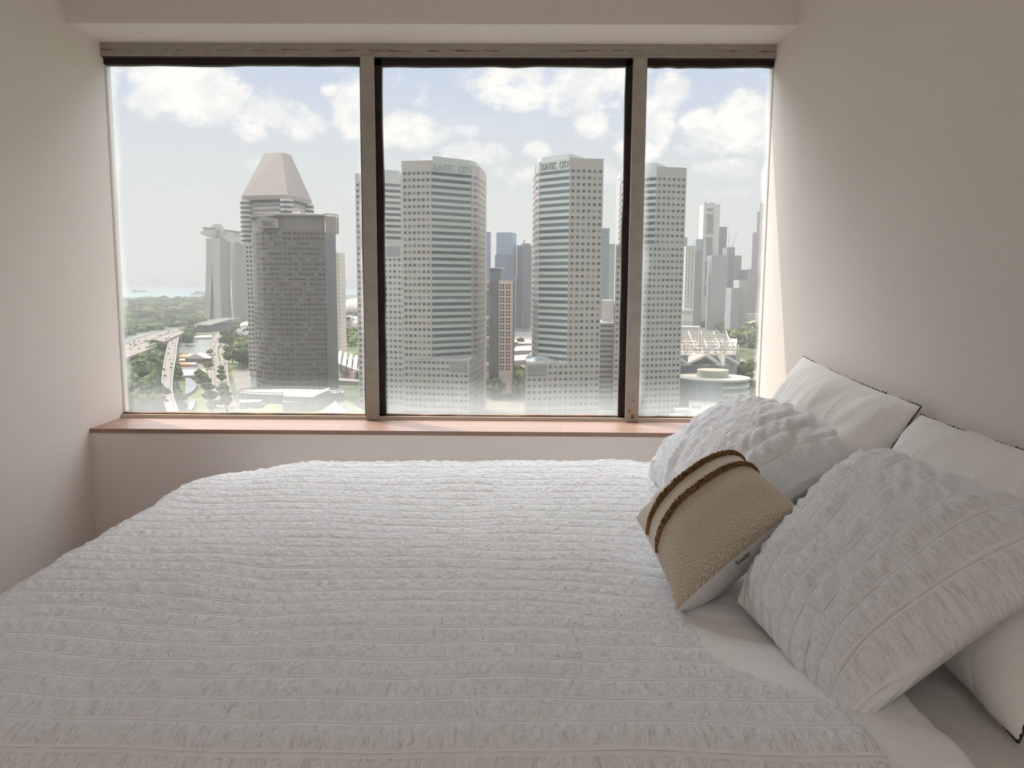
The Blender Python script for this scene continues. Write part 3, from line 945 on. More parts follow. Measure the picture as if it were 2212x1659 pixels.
class Facade:
    """collects window openings of one building; the largest hundred become objects of their own"""
    def __init__(s):
        s.w = []
    def rows(s, P0, P1, zs, cols, w, h, mats=(WIN_A, WIN_B, WIN_C), probs=(.45, .4, .15), m0=None, m1=None, skip=None, out=.12):
        """P0->P1 bottom line of a face (x, y), seen with its outward normal on the right hand; zs: centre heights"""
        P0 = np.array(P0[:2], float); P1 = np.array(P1[:2], float)
        d = P1 - P0; L = np.linalg.norm(d); d /= L
        nrm = np.array([d[1], -d[0]])
        m0 = w if m0 is None else m0
        m1 = m0 if m1 is None else m1
        for ri, z in enumerate(zs):
            for c in range(cols):
                if skip and skip(ri, c): continue
                x = m0 + w / 2 + (L - m0 - m1 - w) * (c / (cols - 1) if cols > 1 else .5)
                p = P0 + d * x + nrm * out * .5
                s.w.append((p[0], p[1], z, math.atan2(d[1], d[0]), w, h, out, random.choices(range(len(mats)), probs[:len(mats)])[0], mats))
    def place(s, parent, name='window', limit=100):
        def size(q):
            d = math.hypot(q[0], q[1]); return -(q[4] * q[5] / d / d)
        s.w.sort(key=size)
        cache = {}
        for q in s.w[:limit]:
            key = (round(q[4], 2), round(q[5], 2), q[6], q[8][q[7]].name)
            if key not in cache:
                b = MB(); b.box((0, 0, 0), (q[4], q[6], q[5]))
                o = b.build(name, q[8][q[7]], parent)
                cache[key] = o.data
            else:
                o = link(name, cache[key], parent)
            o.matrix_basis = Matrix.Translation((q[0], q[1], q[2])) @ Matrix.Rotation(q[3], 4, 'Z')
        rest = s.w[limit:]
        if rest:
            names = []
            for q in rest:
                if q[8][q[7]] not in names: names.append(q[8][q[7]])
            b = MB()
            for q in rest:
                b.box((q[0], q[1], q[2]), (q[4], q[6], q[5]), names.index(q[8][q[7]]), q[3])
            o = b.build('smaller_' + name + 's', names, parent)
            o['kind'] = 'stuff'

def xy(px, Y, py=604):
    p = at(px, py, Y); return (p[0], p[1])
def ztop(px, py, Y):
    return at(px, py, Y)[2]
def sh(poly, d):
    """shrink an outline towards its middle by d metres"""
    c = np.mean(np.array(poly), axis=0)
    out = []
    for p in poly:
        v = np.array(p) - c; L = np.linalg.norm(v)
        out.append(tuple(c + v * (L - d) / L))
    return out
def ccw(poly):
    a = sum(poly[i][0] * poly[(i + 1) % len(poly)][1] - poly[(i + 1) % len(poly)][0] * poly[i][1] for i in range(len(poly)))
    return poly if a > 0 else list(reversed(poly))
def building(name, loc, label, cat='building', group=None):
    r = empty(name, (loc[0], loc[1], ZG)); tag(r, label, cat, group)
    return r

BEIGE_F = facade_mat('beige_panel_facade', (0.50, 0.462, 0.435), 2.4, 4.3)
GREY_F = facade_mat('grey_panel_facade', (0.50, 0.485, 0.465), 2.4, 4.3)
PALE_F = facade_mat('pale_green_panel_facade', (0.54, 0.575, 0.555), 2.2, 4.3, .9)
ROOFM = mat('roof_concrete', (0.33, 0.32, 0.31), .9, noise=.1, nscale=.1)
LOUV = grid_mat('louvre_grid', (0.42, 0.43, 0.43), (0.14, 0.15, 0.16), 1.1, 1.1, .7, .7)
SIGNM = mat('sign_letters', (0.22, 0.23, 0.24), .6)

def sign(text, P0, P1, z, h, parent, m, pad=.06, name='sign_letters', narrow=True):
    """raised letters between two points of a face"""
    P0 = np.array(P0[:2], float); P1 = np.array(P1[:2], float)
    d = P1 - P0; L = np.linalg.norm(d); d /= L; nrm = np.array([d[1], -d[0]])
    cu = bpy.data.curves.new(name, 'FONT'); cu.body = text; cu.size = h * 1.38; cu.extrude = .12; cu.offset = h * .012
    o = bpy.data.objects.new(name, cu); COL.objects.link(o)
    bpy.context.view_layer.update()
    wd = o.dimensions[0]
    dg = bpy.context.evaluated_depsgraph_get()
    me = bpy.data.meshes.new_from_object(o.evaluated_get(dg))
    bpy.data.objects.remove(o)
    sx = L * (1 - 2 * pad) / max(wd, .01)
    for v in me.vertices: v.co.x *= sx
    me.materials.clear(); me.materials.append(m)
    o = link(name, me, parent)
    p = P0 + d * L * pad + nrm * .25
    o.matrix_basis = Matrix(((d[0], 0, nrm[0], p[0]), (d[1], 0, nrm[1], p[1]), (0, 1, 0, z), (0, 0, 0, 1)))
    return o

def suntec(label, pts, ytop, base_from, strips_right, n_rows, floor, zrow0, sign_px=None, cols=6, lw=None, single=True):
    pass

def stacked_tower(label, A, B, Cc, D, E, F_, zt, zlow, mirrored, cols_a, low_cols, louv, signed, wall_a, low_E=None, floor=4.3):
    """office tower: punched wall A-B, banded bevel B-C, slot bay C-D, raking side D-E on a square lower block A-F-E"""
    back = [(E[0], E[1] + 22), (A[0], A[1] + 40)] if not mirrored else [(E[0], E[1] + 22), (A[0], A[1] + 40)]
    root = building('office_tower', ((A[0] + E[0]) / 2, (A[1] + E[1]) / 2 + 10), label, 'skyscraper')
    up = [A, B, Cc, D, E] + back
    order = ccw(up)
    b = MB()
    n = len(up)
    def fidx(i): return [0, 1, 0, 0, 0, 0, 0][i]
    acc = 0
    for i in range(n):
        p, q = up[i], up[(i + 1) % n]
        if mirrored: p, q = q, p
        L = math.hypot(q[0] - p[0], q[1] - p[1])
        b.face([(p[0], p[1], zlow), (q[0], q[1], zlow), (q[0], q[1], zt), (p[0], p[1], zt)], fidx(i), [(0, zlow), (L, zlow), (L, zt), (0, zt)])
    b.face([(p[0], p[1], zt) for p in (up if not mirrored else reversed(up))], 2)
    b.build('upper_wall', [wall_a, PALE_F, ROOFM], root)
    lo_E = low_E or E
    low = [A, F_, lo_E] + back
    b = MB(); b.prism(ccw(low), ZG, zlow, 0, 1); b.build('lower_wall', [wall_a, ROOFM], root)
    # plant room on the roof
    cen = sh([B, Cc, D, back[0], ((A[0] + B[0]) / 2, (A[1] + B[1]) / 2 + 14)], 2.0)
    b = MB(); b.prism(ccw(cen), zt - .5, zt + 3.0); b.build('roof_crown', PALE_F, root)
    fa = Facade()
    def go(P, Q, *a, **k):
        if mirrored: P, Q = Q, P
        fa.rows(P, Q, *a, **k)
    zs = []
    z = zt - 8.2
    while z > zlow + 1.0:
        zs.append(z); z -= floor
    go(A, B, zs, cols_a, 2.0 if cols_a > 5 else 1.9, 1.7, m0=1.1)
    LB = math.hypot(Cc[0] - B[0], Cc[1] - B[1])
    go(B, Cc, zs, 1, LB - .9, 2.05, mats=(STRIP_A, STRIP_B), probs=(.6, .4), m0=.45)
    LD = math.hypot(D[0] - Cc[0], D[1] - Cc[1])
    go(Cc, D, zs, 1, LD * .6, 2.0, m0=LD * .22)
    LE = math.hypot(E[0] - D[0], E[1] - D[1])
    go(D, E, zs, max(3, int(LE / 3.4)), 1.7, 1.5, m0=1.2)
    zl = []
    z = zlow - 2.6
    while z > ZG + 6:
        zl.append(z); z -= floor
    LF = math.hypot(F_[0] - A[0], F_[1] - A[1])
    nl = low_cols
    go(A, F_, zl, nl, 1.95, 1.7, m0=1.1, skip=(lambda r, c: louv and r < 2 and (c < 4 if mirrored else c >= nl - 4)))
    go(F_, lo_E, zl, max(3, int(math.hypot(lo_E[0] - F_[0], lo_E[1] - F_[1]) / 3.2)), 1.6, 1.5, m0=1.2)
    fa.place(root)
    if louv:
        P, Q = A, F_
        d = np.array(Q) - np.array(P); L = np.linalg.norm(d); d /= L
        nrm = np.array([d[1], -d[0]]) * (-1 if mirrored else 1)
        w = L * 3.6 / nl
        p0 = np.array(P) + d * (L - w - 1.2); p1 = np.array(P) + d * (L - 1.2)
        b = MB()
        q = [p0 + nrm * .15, p1 + nrm * .15]
        if mirrored: q = q[::-1]
        b.face([(q[0][0], q[0][1], zlow - 8.6), (q[1][0], q[1][1], zlow - 8.6), (q[1][0], q[1][1], zlow - 1.4), (q[0][0], q[0][1], zlow - 1.4)], 0, [(0, 0), (w, 0), (w, 7.2), (0, 7.2)])
        b.build('louvre_screen', LOUV, root)
    if signed:
        P, Q = (B, Cc) if not mirrored else (Cc, B)
        sm = SIGNM if signed == 1 else mat('faint_sign_letters', (0.42, 0.44, 0.43), .7)
        P, Q = np.array(P), np.array(Q)
        sign('SUNTEC', P + (Q - P) * .05, P + (Q - P) * .56, zt - 5.8, 4.4, root, sm, 0.0)
        sign('CITY', P + (Q - P) * .66, P + (Q - P) * .97, zt - 5.8, 4.4, root, sm, 0.0)
    # thin joint lines where the bays meet
    b = MB()
    for p in (B, Cc, D):
        b.box((p[0], p[1], (zlow + zt) / 2), (.35, .35, zt - zlow))
    b.build('corner_joint', mat('joint_grey', (0.36, 0.37, 0.37), .7), root)
    return root
# centre left tower
stacked_tower('tall office tower with blue glass bands facing right, at centre left of the middle pane', xy(870, 552), xy(932, 548), xy(1019, 567), xy(1034, 577), xy(1048, 610), xy(1013, 544),
              ztop(930, 346, 548), ztop(940, 776, 545), False, 6, 14, True, 2, BEIGE_F, low_E=xy(1046, 604))
# centre right tower (mirrored)
stacked_tower('tall office tower whose rooftop letters read clearly, right of the middle pane centre', xy(1299, 552), xy(1228, 548), xy(1163, 566), xy(1154.5, 576), xy(1150, 610), xy(1138, 541),
              ztop(1230, 341, 548), ztop(1220, 784, 545), True, 6, 14, True, 1, BEIGE_F, low_E=xy(1136, 580))
# far left tower, partly behind the left mullion
stacked_tower('office tower half hidden by the left mullion, glass bands above punched windows', xy(771, 618), xy(812, 612), xy(868, 622), xy(876, 640), xy(880, 665), xy(868, 606),
              ztop(830, 373, 612), ztop(840, 528, 610), False, 4, 10, True, 0, GREY_F)
# right hand tower, behind the right mullion
stacked_tower('office tower behind the right mullion with glass bands on its left side', xy(1476, 582), xy(1413, 575.5), xy(1345, 590), xy(1337, 600), xy(1334, 640), xy(1329, 566),
              ztop(1420, 358, 572), ztop(1400, 529, 572), True, 6, 15, True, 0, GREY_F)

# link building between the two right hand towers
def link_block():
    p = [xy(1296, 640), xy(1328, 640), xy(1328, 690), xy(1296, 690)]
    r = building('link_building', xy(1312, 650), 'low banded link block between the two right hand office towers')
    b = MB(); b.prism(ccw(p), ZG, ztop(1310, 697, 640)); b.build('wall', GREY_F, r)
    b = MB(); b.prism(ccw([xy(1301, 655), xy(1324, 655), xy(1324, 685), xy(1301, 685)]), ztop(1310, 697, 640), ztop(1310, 649, 655), 0, 1)
    b.build('roof_block', [mat('link_pale', (0.62, 0.61, 0.59)), ROOFM], r)
    fa = Facade()
    zs = [ztop(1310, y, 640) for y in range(704, 862, 11)]
    fa.rows(p[0], p[1], zs, 1, 10.6, 1.7, mats=(WIN_A, WIN_B), probs=(.6, .4), m0=.5)
    fa.place(r, 'window_band')
link_block()

# ---- pyramid roofed tower
PYR = facade_mat('pink_stone_panels', (0.355, 0.315, 0.29), 3.0, 3.0, .82, line=.22)
PNK = facade_mat('pink_grey_wall', (0.55, 0.49, 0.45), 2.0, 4.0, .93)
def pyramid_tower():
    Y0_ = 745
    f0, f1, r1 = xy(530, Y0_ + 6), xy(626, Y0_ - 6), xy(676, Y0_ + 46)
    bk = (f0[0] + (r1[0] - f1[0]), f0[1] + (r1[1] - f1[1]))
    sq = [f0, f1, r1, bk]
    r = building('office_tower', np.mean(np.array(sq), axis=0), 'tower with a truncated pink pyramid roof rising behind the dark glass tower', 'skyscraper')
    zt = ztop(626, 431, Y0_)
    ze = ztop(626, 422, Y0_)
    inner = sh(sq, 3.4)
    b = MB(); b.prism(ccw(inner), ZG, zt + 1, 0, 1); b.build('wall', [PNK, ROOFM], r)
    # pyramid
    tp = [tuple(at(571, 329, Y0_ + 28)[:2]), tuple(at(609, 329, Y0_ + 22)[:2]), tuple(at(628, 336, Y0_ + 36)[:2])]
    tp.append((tp[0][0] + tp[2][0] - tp[1][0], tp[0][1] + tp[2][1] - tp[1][1] + 6))
    zp = ztop(590, 330, Y0_ + 25)
    b = MB()
    eav = sh(sq, -.6)
    b.prism(eav, zt - .2, ze, 0)
    n = 4
    for i in range(4):
        a, c = eav[i], eav[(i + 1) % 4]; ta, tb = tp[i], tp[(i + 1) % 4]
        L = math.hypot(c[0] - a[0], c[1] - a[1]); l2 = math.hypot(tb[0] - ta[0], tb[1] - ta[1])
        b.face([(a[0], a[1], ze), (c[0], c[1], ze), (tb[0], tb[1], zp), (ta[0], ta[1], zp)], 0,
               [(0, 0), (L, 0), (L / 2 + l2 / 2, 44), (L / 2 - l2 / 2, 44)])
    b.face([(p[0], p[1], zp) for p in tp], 0)
    b.build('pyramid_roof', PYR, r)
    # dark beam under the notches of the roof, with the stepped upper storeys
    for P, Q, m0 in ((inner[0], inner[1], 5.5), (inner[1], inner[2], 7.5)):
        fa = Facade()
        fa.rows(P, Q, [zt - 1.6], 1, math.hypot(Q[0] - P[0], Q[1] - P[1]) - m0 * 2, 2.2, mats=(STRIP_A,), m0=m0, out=.5)
        fa.place(r, 'opening')
    fa = Facade()
    zs = [zt - 5.2, zt - 9.4]
    while zs[-1] > ZG + 26: zs.append(zs[-1] - 4.2)
    fa.rows(inner[0], inner[1], zs, 11, 1.5, 2.0, m0=6.5, mats=(WIN_A, WIN_B), probs=(.6, .4))
    fa.rows(inner[1], inner[2], zs, 9, 1.3, 2.0, m0=7.5, mats=(WIN_A, WIN_B), probs=(.6, .4))
    fa.place(r)
    # rounded corner bays with ring windows above, plain pier with square windows below
    zc = ztop(540, 527, Y0_)
    for k, (cx_, cy_) in enumerate((inner[0], inner[1], inner[2])):
        rad = 5.6
        ring = [(cx_ + rad * math.cos(t), cy_ + rad * math.sin(t)) for t in np.linspace(0, 2 * PI, 17)[:-1]]
        b = MB(); b.prism(ring, zc if k == 0 else ZG, zt); b.build('corner_bay', mat('bay_white', (0.62, 0.61, 0.60)), r, smooth=False)
        fb = MB()
        z = zt - 3.0
        rg = [(cx_ + (rad + .12) * math.cos(t), cy_ + (rad + .12) * math.sin(t)) for t in np.linspace(0, 2 * PI, 17)[:-1]]
        while z > (zc if k == 0 else ZG + 60):
            fb.prism(rg, z - 1.0, z + 1.0); z -= 4.2
        fb.build('ring_window', STRIP_B if k else WIN_B, r)
    pier = ccw([xy(532, Y0_ + 2), xy(562, Y0_ - 3), xy(562, Y0_ + 20), xy(532, Y0_ + 20)])
    b = MB(); b.prism(pier, ztop(540, 812, Y0_), zc, 0, 1); b.prism(sh(pier, 1), ZG, ztop(540, 812, Y0_), 2); b.build('pier', [PNK, ROOFM, mat('pale_green_base', (0.58, 0.64, 0.62))], r)
    fa = Facade()
    zs = list(np.arange(zc - 3, ztop(540, 806, Y0_), -4.15))
    fa.rows(xy(532, Y0_ + 2), xy(562, Y0_ - 3), zs, 4, 2.1, 2.1, m0=1.0, mats=(WIN_A,), probs=(1,))
    fa.place(r, 'pier_window')
pyramid_tower()

# ---- dark glass tower with bowed front
SMK = facade_mat('bronze_panels', (0.20, 0.175, 0.155), 2.4, 3.9, .6, .45, line=.16)
def bowed_tower():
    Y0_ = 636
    pts = [(546, 668), (549, 656), (556, 646), (568, 639), (584, 635), (602, 633), (622, 632.5), (645, 633), (670, 634.5), (704, 637)]
    front = [xy(p, y) for p, y in pts]
    r = building('office_tower', xy(625, 660), 'dark bronze tower with a bowed front below the pyramid roof', 'skyscraper')
    zt = ztop(620, 498, Y0_)
    body = front + [xy(704, 645), xy(727, 668), xy(700, 700), xy(552, 700)]
    b = MB()
    n = len(body); acc = 0
    for i in range(n):
        p, q = body[i], body[(i + 1) % n]
        L = math.hypot(q[0] - p[0], q[1] - p[1])
        mi = 0 if i < len(front) - 1 else 1
        b.face([(p[0], p[1], ZG), (q[0], q[1], ZG), (q[0], q[1], zt), (p[0], p[1], zt)], mi, [(acc, ZG), (acc + L, ZG), (acc + L, zt), (acc, zt)])
        acc += L
    b.face([(p[0], p[1], zt) for p in body], 2)
    b.build('wall', [SMK, facade_mat('dark_side_glass', (0.11, 0.125, 0.14), 4, 60, .7, .3, line=.3), ROOFM], r)
    # crown: open screen round the roof, box frame at the right corner
    zc = ztop(620, 463, Y0_)
    crown = sh(front, 1.6)
    cb = MB()
    cb.prism(ccw([tuple(p) for p in crown] + [xy(704, 650), xy(700, 690), xy(556, 690)]), zt, zc - 1.2, 0, 1)
    cb.build('crown_wall', [facade_mat('crown_grey', (0.23, 0.205, 0.19), 2.4, 3.0, .7), ROOFM], r)
    tb = MB()
    tb.prism(ccw([xy(544, 650), xy(600, 630), xy(706, 634), xy(706, 700), xy(546, 700)]), zc - 1.2, zc)
    tb.build('roof_slab', mat('crown_edge', (0.30, 0.28, 0.27), .6), r)
    fa = Facade()
    rs = np.random.RandomState(3)
    zs = np.arange(zt - 2.4, ZG + 4, -3.9)
    for i in range(len(front) - 1):
        p, q = front[i], front[i + 1]
        L = math.hypot(q[0] - p[0], q[1] - p[1])
        k = max(1, int(round(L / 3.3)))
        fa.rows(p, q, zs, k, L / k * .80, 1.85, m0=L / k * .08, m1=L / k * .08,
                mats=(mat('bronze_glass_dark', (0.03, 0.028, 0.030), .15, .6), mat('bronze_glass_blue', (0.05, 0.05, 0.07), .15, .6), mat('bronze_glass_light', (0.12, 0.11, 0.10), .3, .5)),
                probs=(.62, .2, .18), skip=lambda r_, c: rs.rand() < .05)
    fa.place(r)
    # slanting sun fins on every storey catching the light at the left
    fb = MB()
    for z in zs:
        for i in range(len(front) - 1):
            p, q = front[i], front[i + 1]
            fb.face([(p[0], p[1], z - 1.2), (q[0], q[1], z - 1.2), (q[0], q[1] - .5, z - 1.0), (p[0], p[1] - .5, z - 1.0)])
            fb.face([(p[0], p[1] - .5, z - 1.0), (q[0], q[1] - .5, z - 1.0), (q[0], q[1] - .5, z - .8), (p[0], p[1] - .5, z - .8)])
    fb.build('floor_ledge', mat('ledge_metal', (0.36, 0.33, 0.30), .4, .5), r)
    # sign panel
    sp0, sp1 = xy(561, 633), xy(604, 631)
    b = MB()
    z0, z1 = ztop(580, 492, 632), ztop(580, 472, 632)
    b.prism(ccw([sp0, sp1, (sp1[0], sp1[1] + 8), (sp0[0], sp0[1] + 14)]), z0, z1)
    b.build('sign_panel', mat('sign_panel_grey', (0.33, 0.30, 0.285), .7), r)
    sign('SMBC', xy(568, 632.6), xy(597, 631.2), ztop(580, 488, 632), 4.2, r, mat('sign_dark_letters', (0.16, 0.15, 0.155)), pad=.02)
    # box frame of tubes at the right hand top corner
    f0, f1 = xy(704, 634), xy(728, 640)
    za, zb = ztop(715, 503, 636), ztop(715, 462, 636)
    b = MB()
    for yy in (0, 9):
        for z in np.linspace(za, zb, 5):
            b.bar((f0[0], f0[1] + yy, z), (f1[0], f1[1] + yy, z), .28)
        for k in np.linspace(0, 1, 5):
            p = (f0[0] * (1 - k) + f1[0] * k, f0[1] * (1 - k) + f1[1] * k + yy)
            b.bar((p[0], p[1], za), (p[0], p[1], zb), .28)
    for z in (za, zb):
        for p in (f0, f1): b.bar((p[0], p[1], z), (p[0], p[1] + 9, z), .28)
    b.build('corner_frame', mat('frame_tube', (0.34, 0.30, 0.27), .6), r)
    b = MB(); b.prism(ccw([(f0[0], f0[1] + 3), (f1[0] - .6, f1[1] + 3), (f1[0] - .6, f1[1] + 12), (f0[0], f0[1] + 12)]), za - .2, zb - 1.5)
    b.build('corner_box', facade_mat('corner_box_grey', (0.40, 0.36, 0.335), 2, 2, .7), r)
    # roof plant and masts
    b = MB()
    for px, h in ((640, 4), (655, 2.5), (668, 3)):
        p = at(px, 463, 660); b.box((p[0], p[1], zc + h / 2), (5, 6, h))
    p = at(618, 463, 655); b.bar((p[0], p[1], zc), (p[0] - 9, p[1], zc + 3.4), .35)
    b.build('roof_crane', mat('roof_white', (0.7, 0.69, 0.67)), r)
bowed_tower()

def simple_tower(name, label, pxs, Ys, pytop, m, group=None, cat='skyscraper', depth=40, roofh=0, zlow=None, roofm=None, ret=False):
    """pxs: pixel columns of the visible corners, Ys their depths, pytop the roof line"""
    f = [xy(p, y) for p, y in zip(pxs, Ys)]
    poly = f + [(f[-1][0] - (2 if len(f) > 2 else 0), f[-1][1] + depth), (f[0][0] + (2 if len(f) > 2 else 0), max(f[0][1], f[-1][1]) + depth)]
    r = building(name, np.mean(np.array(poly), axis=0), label, cat, group)
    z1 = ztop(pxs[0], pytop, Ys[0])
    b = MB(); b.prism(poly, ZG, z1, 0, 1); b.build('wall', [m, roofm or ROOFM], r)
    return (r, f, z1)

# ---- pink slab with window pairs between the centre towers
def slab_block():
    Y0_ = 700
    r, f, z1 = simple_tower('office_block', 'dark green glass block with pink window panel between the centre towers', (1047, 1060, 1112), (704, 700, 700), 608, facade_mat('green_grey_glass', (0.16, 0.19, 0.20), 1.4, 1.4, 1.5, .4, line=.10), cat='building', depth=45)
    core = [xy(1057, 699), xy(1082, 699), xy(1082, 730), xy(1057, 730)]
    b = MB(); b.prism(core, ZG, ztop(1070, 580, 699)); b.build('lift_core', facade_mat('core_green', (0.155, 0.18, 0.19), 1.2, 1.2, 1.5, .4, line=.09), r)
    b = MB(); b.prism([xy(1056, 698), xy(1090, 698), xy(1090, 725), xy(1056, 725)], ztop(1070, 580, 699), ztop(1070, 578, 699)); b.build('roof_slab', mat('light_roof', (0.62, 0.63, 0.64)), r)
    PK = mat('pink_render', (0.66, 0.54, 0.49), .8)
    b = MB(); b.prism([xy(1078, 696), xy(1108, 696), xy(1108, 700), xy(1078, 700)], ZG + 4, ztop(1090, 606, 696)); b.build('pink_panel', PK, r)
    fa = Facade()
    y = 616
    zs = []
    while y < 802:
        zs += [ztop(1090, y, 696), ztop(1090, y + 6.3, 696)]; y += 14.6
    P0, P1 = np.array(xy(1078, 696)), np.array(xy(1108, 696))
    for a in (1082, 1087.5, 1095, 1100.7):
        q0, q1 = xy(a - 2, 696), xy(a + 2, 696)
        fa.rows(q0, q1, zs, 1, 1.45, 1.75, mats=(mat('maroon_glass', (0.075, 0.055, 0.06), .3),), m0=0)
    fa.place(r)
    for y0 in (606, 684, 728, 785):
        b = MB(); b.prism([xy(1047, 695), xy(1056.6, 695), xy(1056.6, 699), xy(1047, 699)], ztop(1050, y0 + 21 if y0 < 785 else 820, 695), ztop(1050, y0, 695))
        b.build('balcony_block', PK, r)
        for yy in (y0 + 8, y0 + 14):
            for x in (1049.2, 1054.2):
                c = at(x, yy, 694.9)
                b = MB(); b.box(c, (1.3, .3, 1.5)); b.build('small_window', WIN_A, r)
slab_block()

# ---- the far business district
def far(label, pxs, Ys, pytop, col, glass, pw=4, ph=4.2, fx=.7, fy=.5, group=None, depth=40, name='office_tower', cat='skyscraper'):
    return simple_tower(name, label, pxs, Ys, pytop, grid_mat('far_' + str(len(bpy.data.materials)), col, glass, pw, ph, fx, fy), depth=depth, group=group, cat=cat)
BL = (0.16, 0.24, 0.36)
far('distant blue glass tower touching the centre left tower', (1040, 1059), (1900, 1900), 501, (0.15, 0.22, 0.35), (0.11, 0.17, 0.30), 5, 4.5, .9, .8)
r, f, z1 = far('distant light blue glass tower with a slanted top', (1072, 1105, 1115), (1750, 1750, 1785), 502, (0.22, 0.33, 0.45), (0.15, 0.25, 0.37), 3, 4.5, .92, .8)
far('lower dark blue wing of the slanted blue tower', (1069, 1100), (1720, 1720), 550, (0.12, 0.18, 0.27), (0.09, 0.14, 0.22), 3, 4.5, .9, .7)
far('distant blue grey tower with thin mast', (1116, 1139), (1800, 1800), 530, (0.22, 0.24, 0.29), (0.13, 0.15, 0.20), 6, 4, .7, .7)
r, f, z1 = far('tall narrow slate tower left of the lettered office tower', (1127, 1146), (1760, 1760), 526, (0.13, 0.14, 0.18), (0.10, 0.11, 0.15), 7, 4, .8, .7)
b = MB(); p = at(1132, 526, 1765); b.box((p[0], p[1], z1 + 4), (3, 3, 8)); b.build('mast', mat('mast_grey', (0.3, 0.3, 0.33)), r)
far('pale teal banded tower beside the lettered office tower', (1146, 1156), (1850, 1850), 531, (0.40, 0.46, 0.50), (0.20, 0.26, 0.32), 9, 4.5, 1.0, .5)
far('small blue tower low between the centre towers', (1098, 1116), (1650, 1650), 600, (0.13, 0.17, 0.22), (0.09, 0.12, 0.16), 3, 4, .8, .6)
far('slim grey blue tower right of the lettered office tower', (1299, 1314.5), (1500, 1500), 493, (0.20, 0.25, 0.29), (0.15, 0.19, 0.24), 30, 4.5, 1.0, .6)
far('pale grey slab behind the slim grey blue tower', (1314.5, 1328), (1700, 1700), 527, (0.36, 0.36, 0.38), (0.26, 0.27, 0.30), 3, 60, .5, .9)
far('pale blue banded tower edge right of the right mullion tower', (1474, 1482), (1500, 1500), 512, (0.38, 0.43, 0.47), (0.22, 0.27, 0.33), 30, 4.5, 1.0, .5)
far('white hotel tower with two columns of dark windows', (1480, 1500), (1150, 1150), 531, (0.64, 0.62, 0.60), (0.15, 0.15, 0.16), 4.3, 3.2, .32, .6)
far('white podium with dark slots under the two column hotel', (1477, 1499), (1120, 1120), 668, (0.70, 0.68, 0.66), (0.30, 0.29, 0.28), 2, 14, .5, .35, name='hotel_podium', cat='building')
far('grey slab tower in front of the white slender tower', (1497, 1515.5), (1700, 1700), 540, (0.24, 0.26, 0.27), (0.20, 0.22, 0.23), 3, 4, .6, .5)
far('pale stepped tower top left of the white slender tower', (1500.5, 1516), (1850, 1850), 516, (0.42, 0.45, 0.47), (0.26, 0.30, 0.33), 9, 4.5, 1, .5)
def slender():
    r, f, z1 = simple_tower('office_tower', 'white slender tower with a central ladder of dark louvres', (1515, 1550), (1850, 1850), 441, mat('white_stone', (0.60, 0.585, 0.57)), depth=45)
    for y0, y1, px in ((451, 455, 1534.5), (463, 504, 1533.5), (513, 555, 1532), (565, 606, 1530), (616, 640, 1528)):
        b = MB()
        y = y0
        while y < y1:
            c = at(px, y, 1849.4); b.box(c, (14.5, 1.0, 1.9)); y += 3.1
        b.build('louvre_bank', WIN_C, r)
    b = MB()
    rs = random.Random(2)
    for k in range(9):
        p = at(1522 + k * 2.6, 441, 1860); b.box((p[0], p[1], z1 + 2), (2, 3, rs.uniform(2, 6)))
    b.build('roof_equipment', mat('roof_kit', (0.42, 0.41, 0.40)), r)
slender()
far('blue grey tower with a glass crown behind the white slender tower', (1545, 1566.5), (1900, 1900), 490, (0.22, 0.25, 0.31), (0.16, 0.19, 0.26), 5, 5, .85, .8)
far('pale banded tower right of the white slender tower', (1536, 1571), (1700, 1700), 551, (0.43, 0.44, 0.44), (0.27, 0.28, 0.30), 30, 3.6, 1, .5)
far('slanted dark banded tower below the cranes', (1568, 1585), (1750, 1750), 534, (0.30, 0.31, 0.33), (0.19, 0.20, 0.23), 30, 4, 1, .5)
far('brown grey rounded tower with an unfinished top below the cranes', (1581, 1594, 1600), (1800, 1790, 1815), 552, (0.33, 0.29, 0.29), (0.22, 0.20, 0.21), 3, 4, .6, .6)
far('dark block right of the rounded brown tower', (1601, 1617), (1900, 1900), 583, (0.22, 0.24, 0.28), (0.18, 0.2, 0.24), 3, 4, .6, .5)
far('pale block with white mullions low at the right', (1597, 1616), (1500, 1500), 605, (0.50, 0.50, 0.50), (0.34, 0.35, 0.36), 3, 4, .5, .6)
far('grey block low beside the pale block at the right', (1581, 1600), (1480, 1480), 622, (0.38, 0.39, 0.40), (0.30, 0.31, 0.33), 3, 4, .6, .5)
def stepped():
    r = building('office_tower', xy(1640, 1800), 'tall pinkish stepped tower at the right edge of the window', 'skyscraper')
    g = grid_mat('stepped_wall', (0.48, 0.44, 0.43), (0.40, 0.37, 0.37), 4, 5, .6, .5)
    for a, c, y, Y in ((1614, 1700, 581, 1795), (1622, 1700, 502, 1800), (1630, 1700, 457, 1805), (1635, 1700, 439, 1810)):
        b = MB(); b.prism([xy(a, Y), xy(c, Y), xy(c, Y + 50), xy(a, Y + 50)], ZG, ztop(a, y, Y)); b.build('setback', g, r)
stepped()
# cranes on the unfinished tower
def crane(px, py0, py1, jx, jy, label):
    Y_ = 1770
    r = empty('tower_crane', at(px, py0, Y_)); tag(r, label, 'crane', None)
    m = mat('crane_steel', (0.30, 0.28, 0.28))
    a = at(px, py0, Y_); c = at(px, py1, Y_); j = at(jx, jy, Y_)
    b = MB(); b.bar(a, c, .7); b.build('mast', m, r)
    b = MB(); b.bar(c, j, (.8, .3)); b.bar(c, at(px - (jx - px) * .2, py1 - 1, Y_), .7); b.build('jib', m, r)
crane(1575, 540, 530, 1574, 491, 'tower crane with upright jib on the unfinished tower')
crane(1582, 545, 532, 1593, 501, 'tower crane with jib leaning right on the unfinished tower')
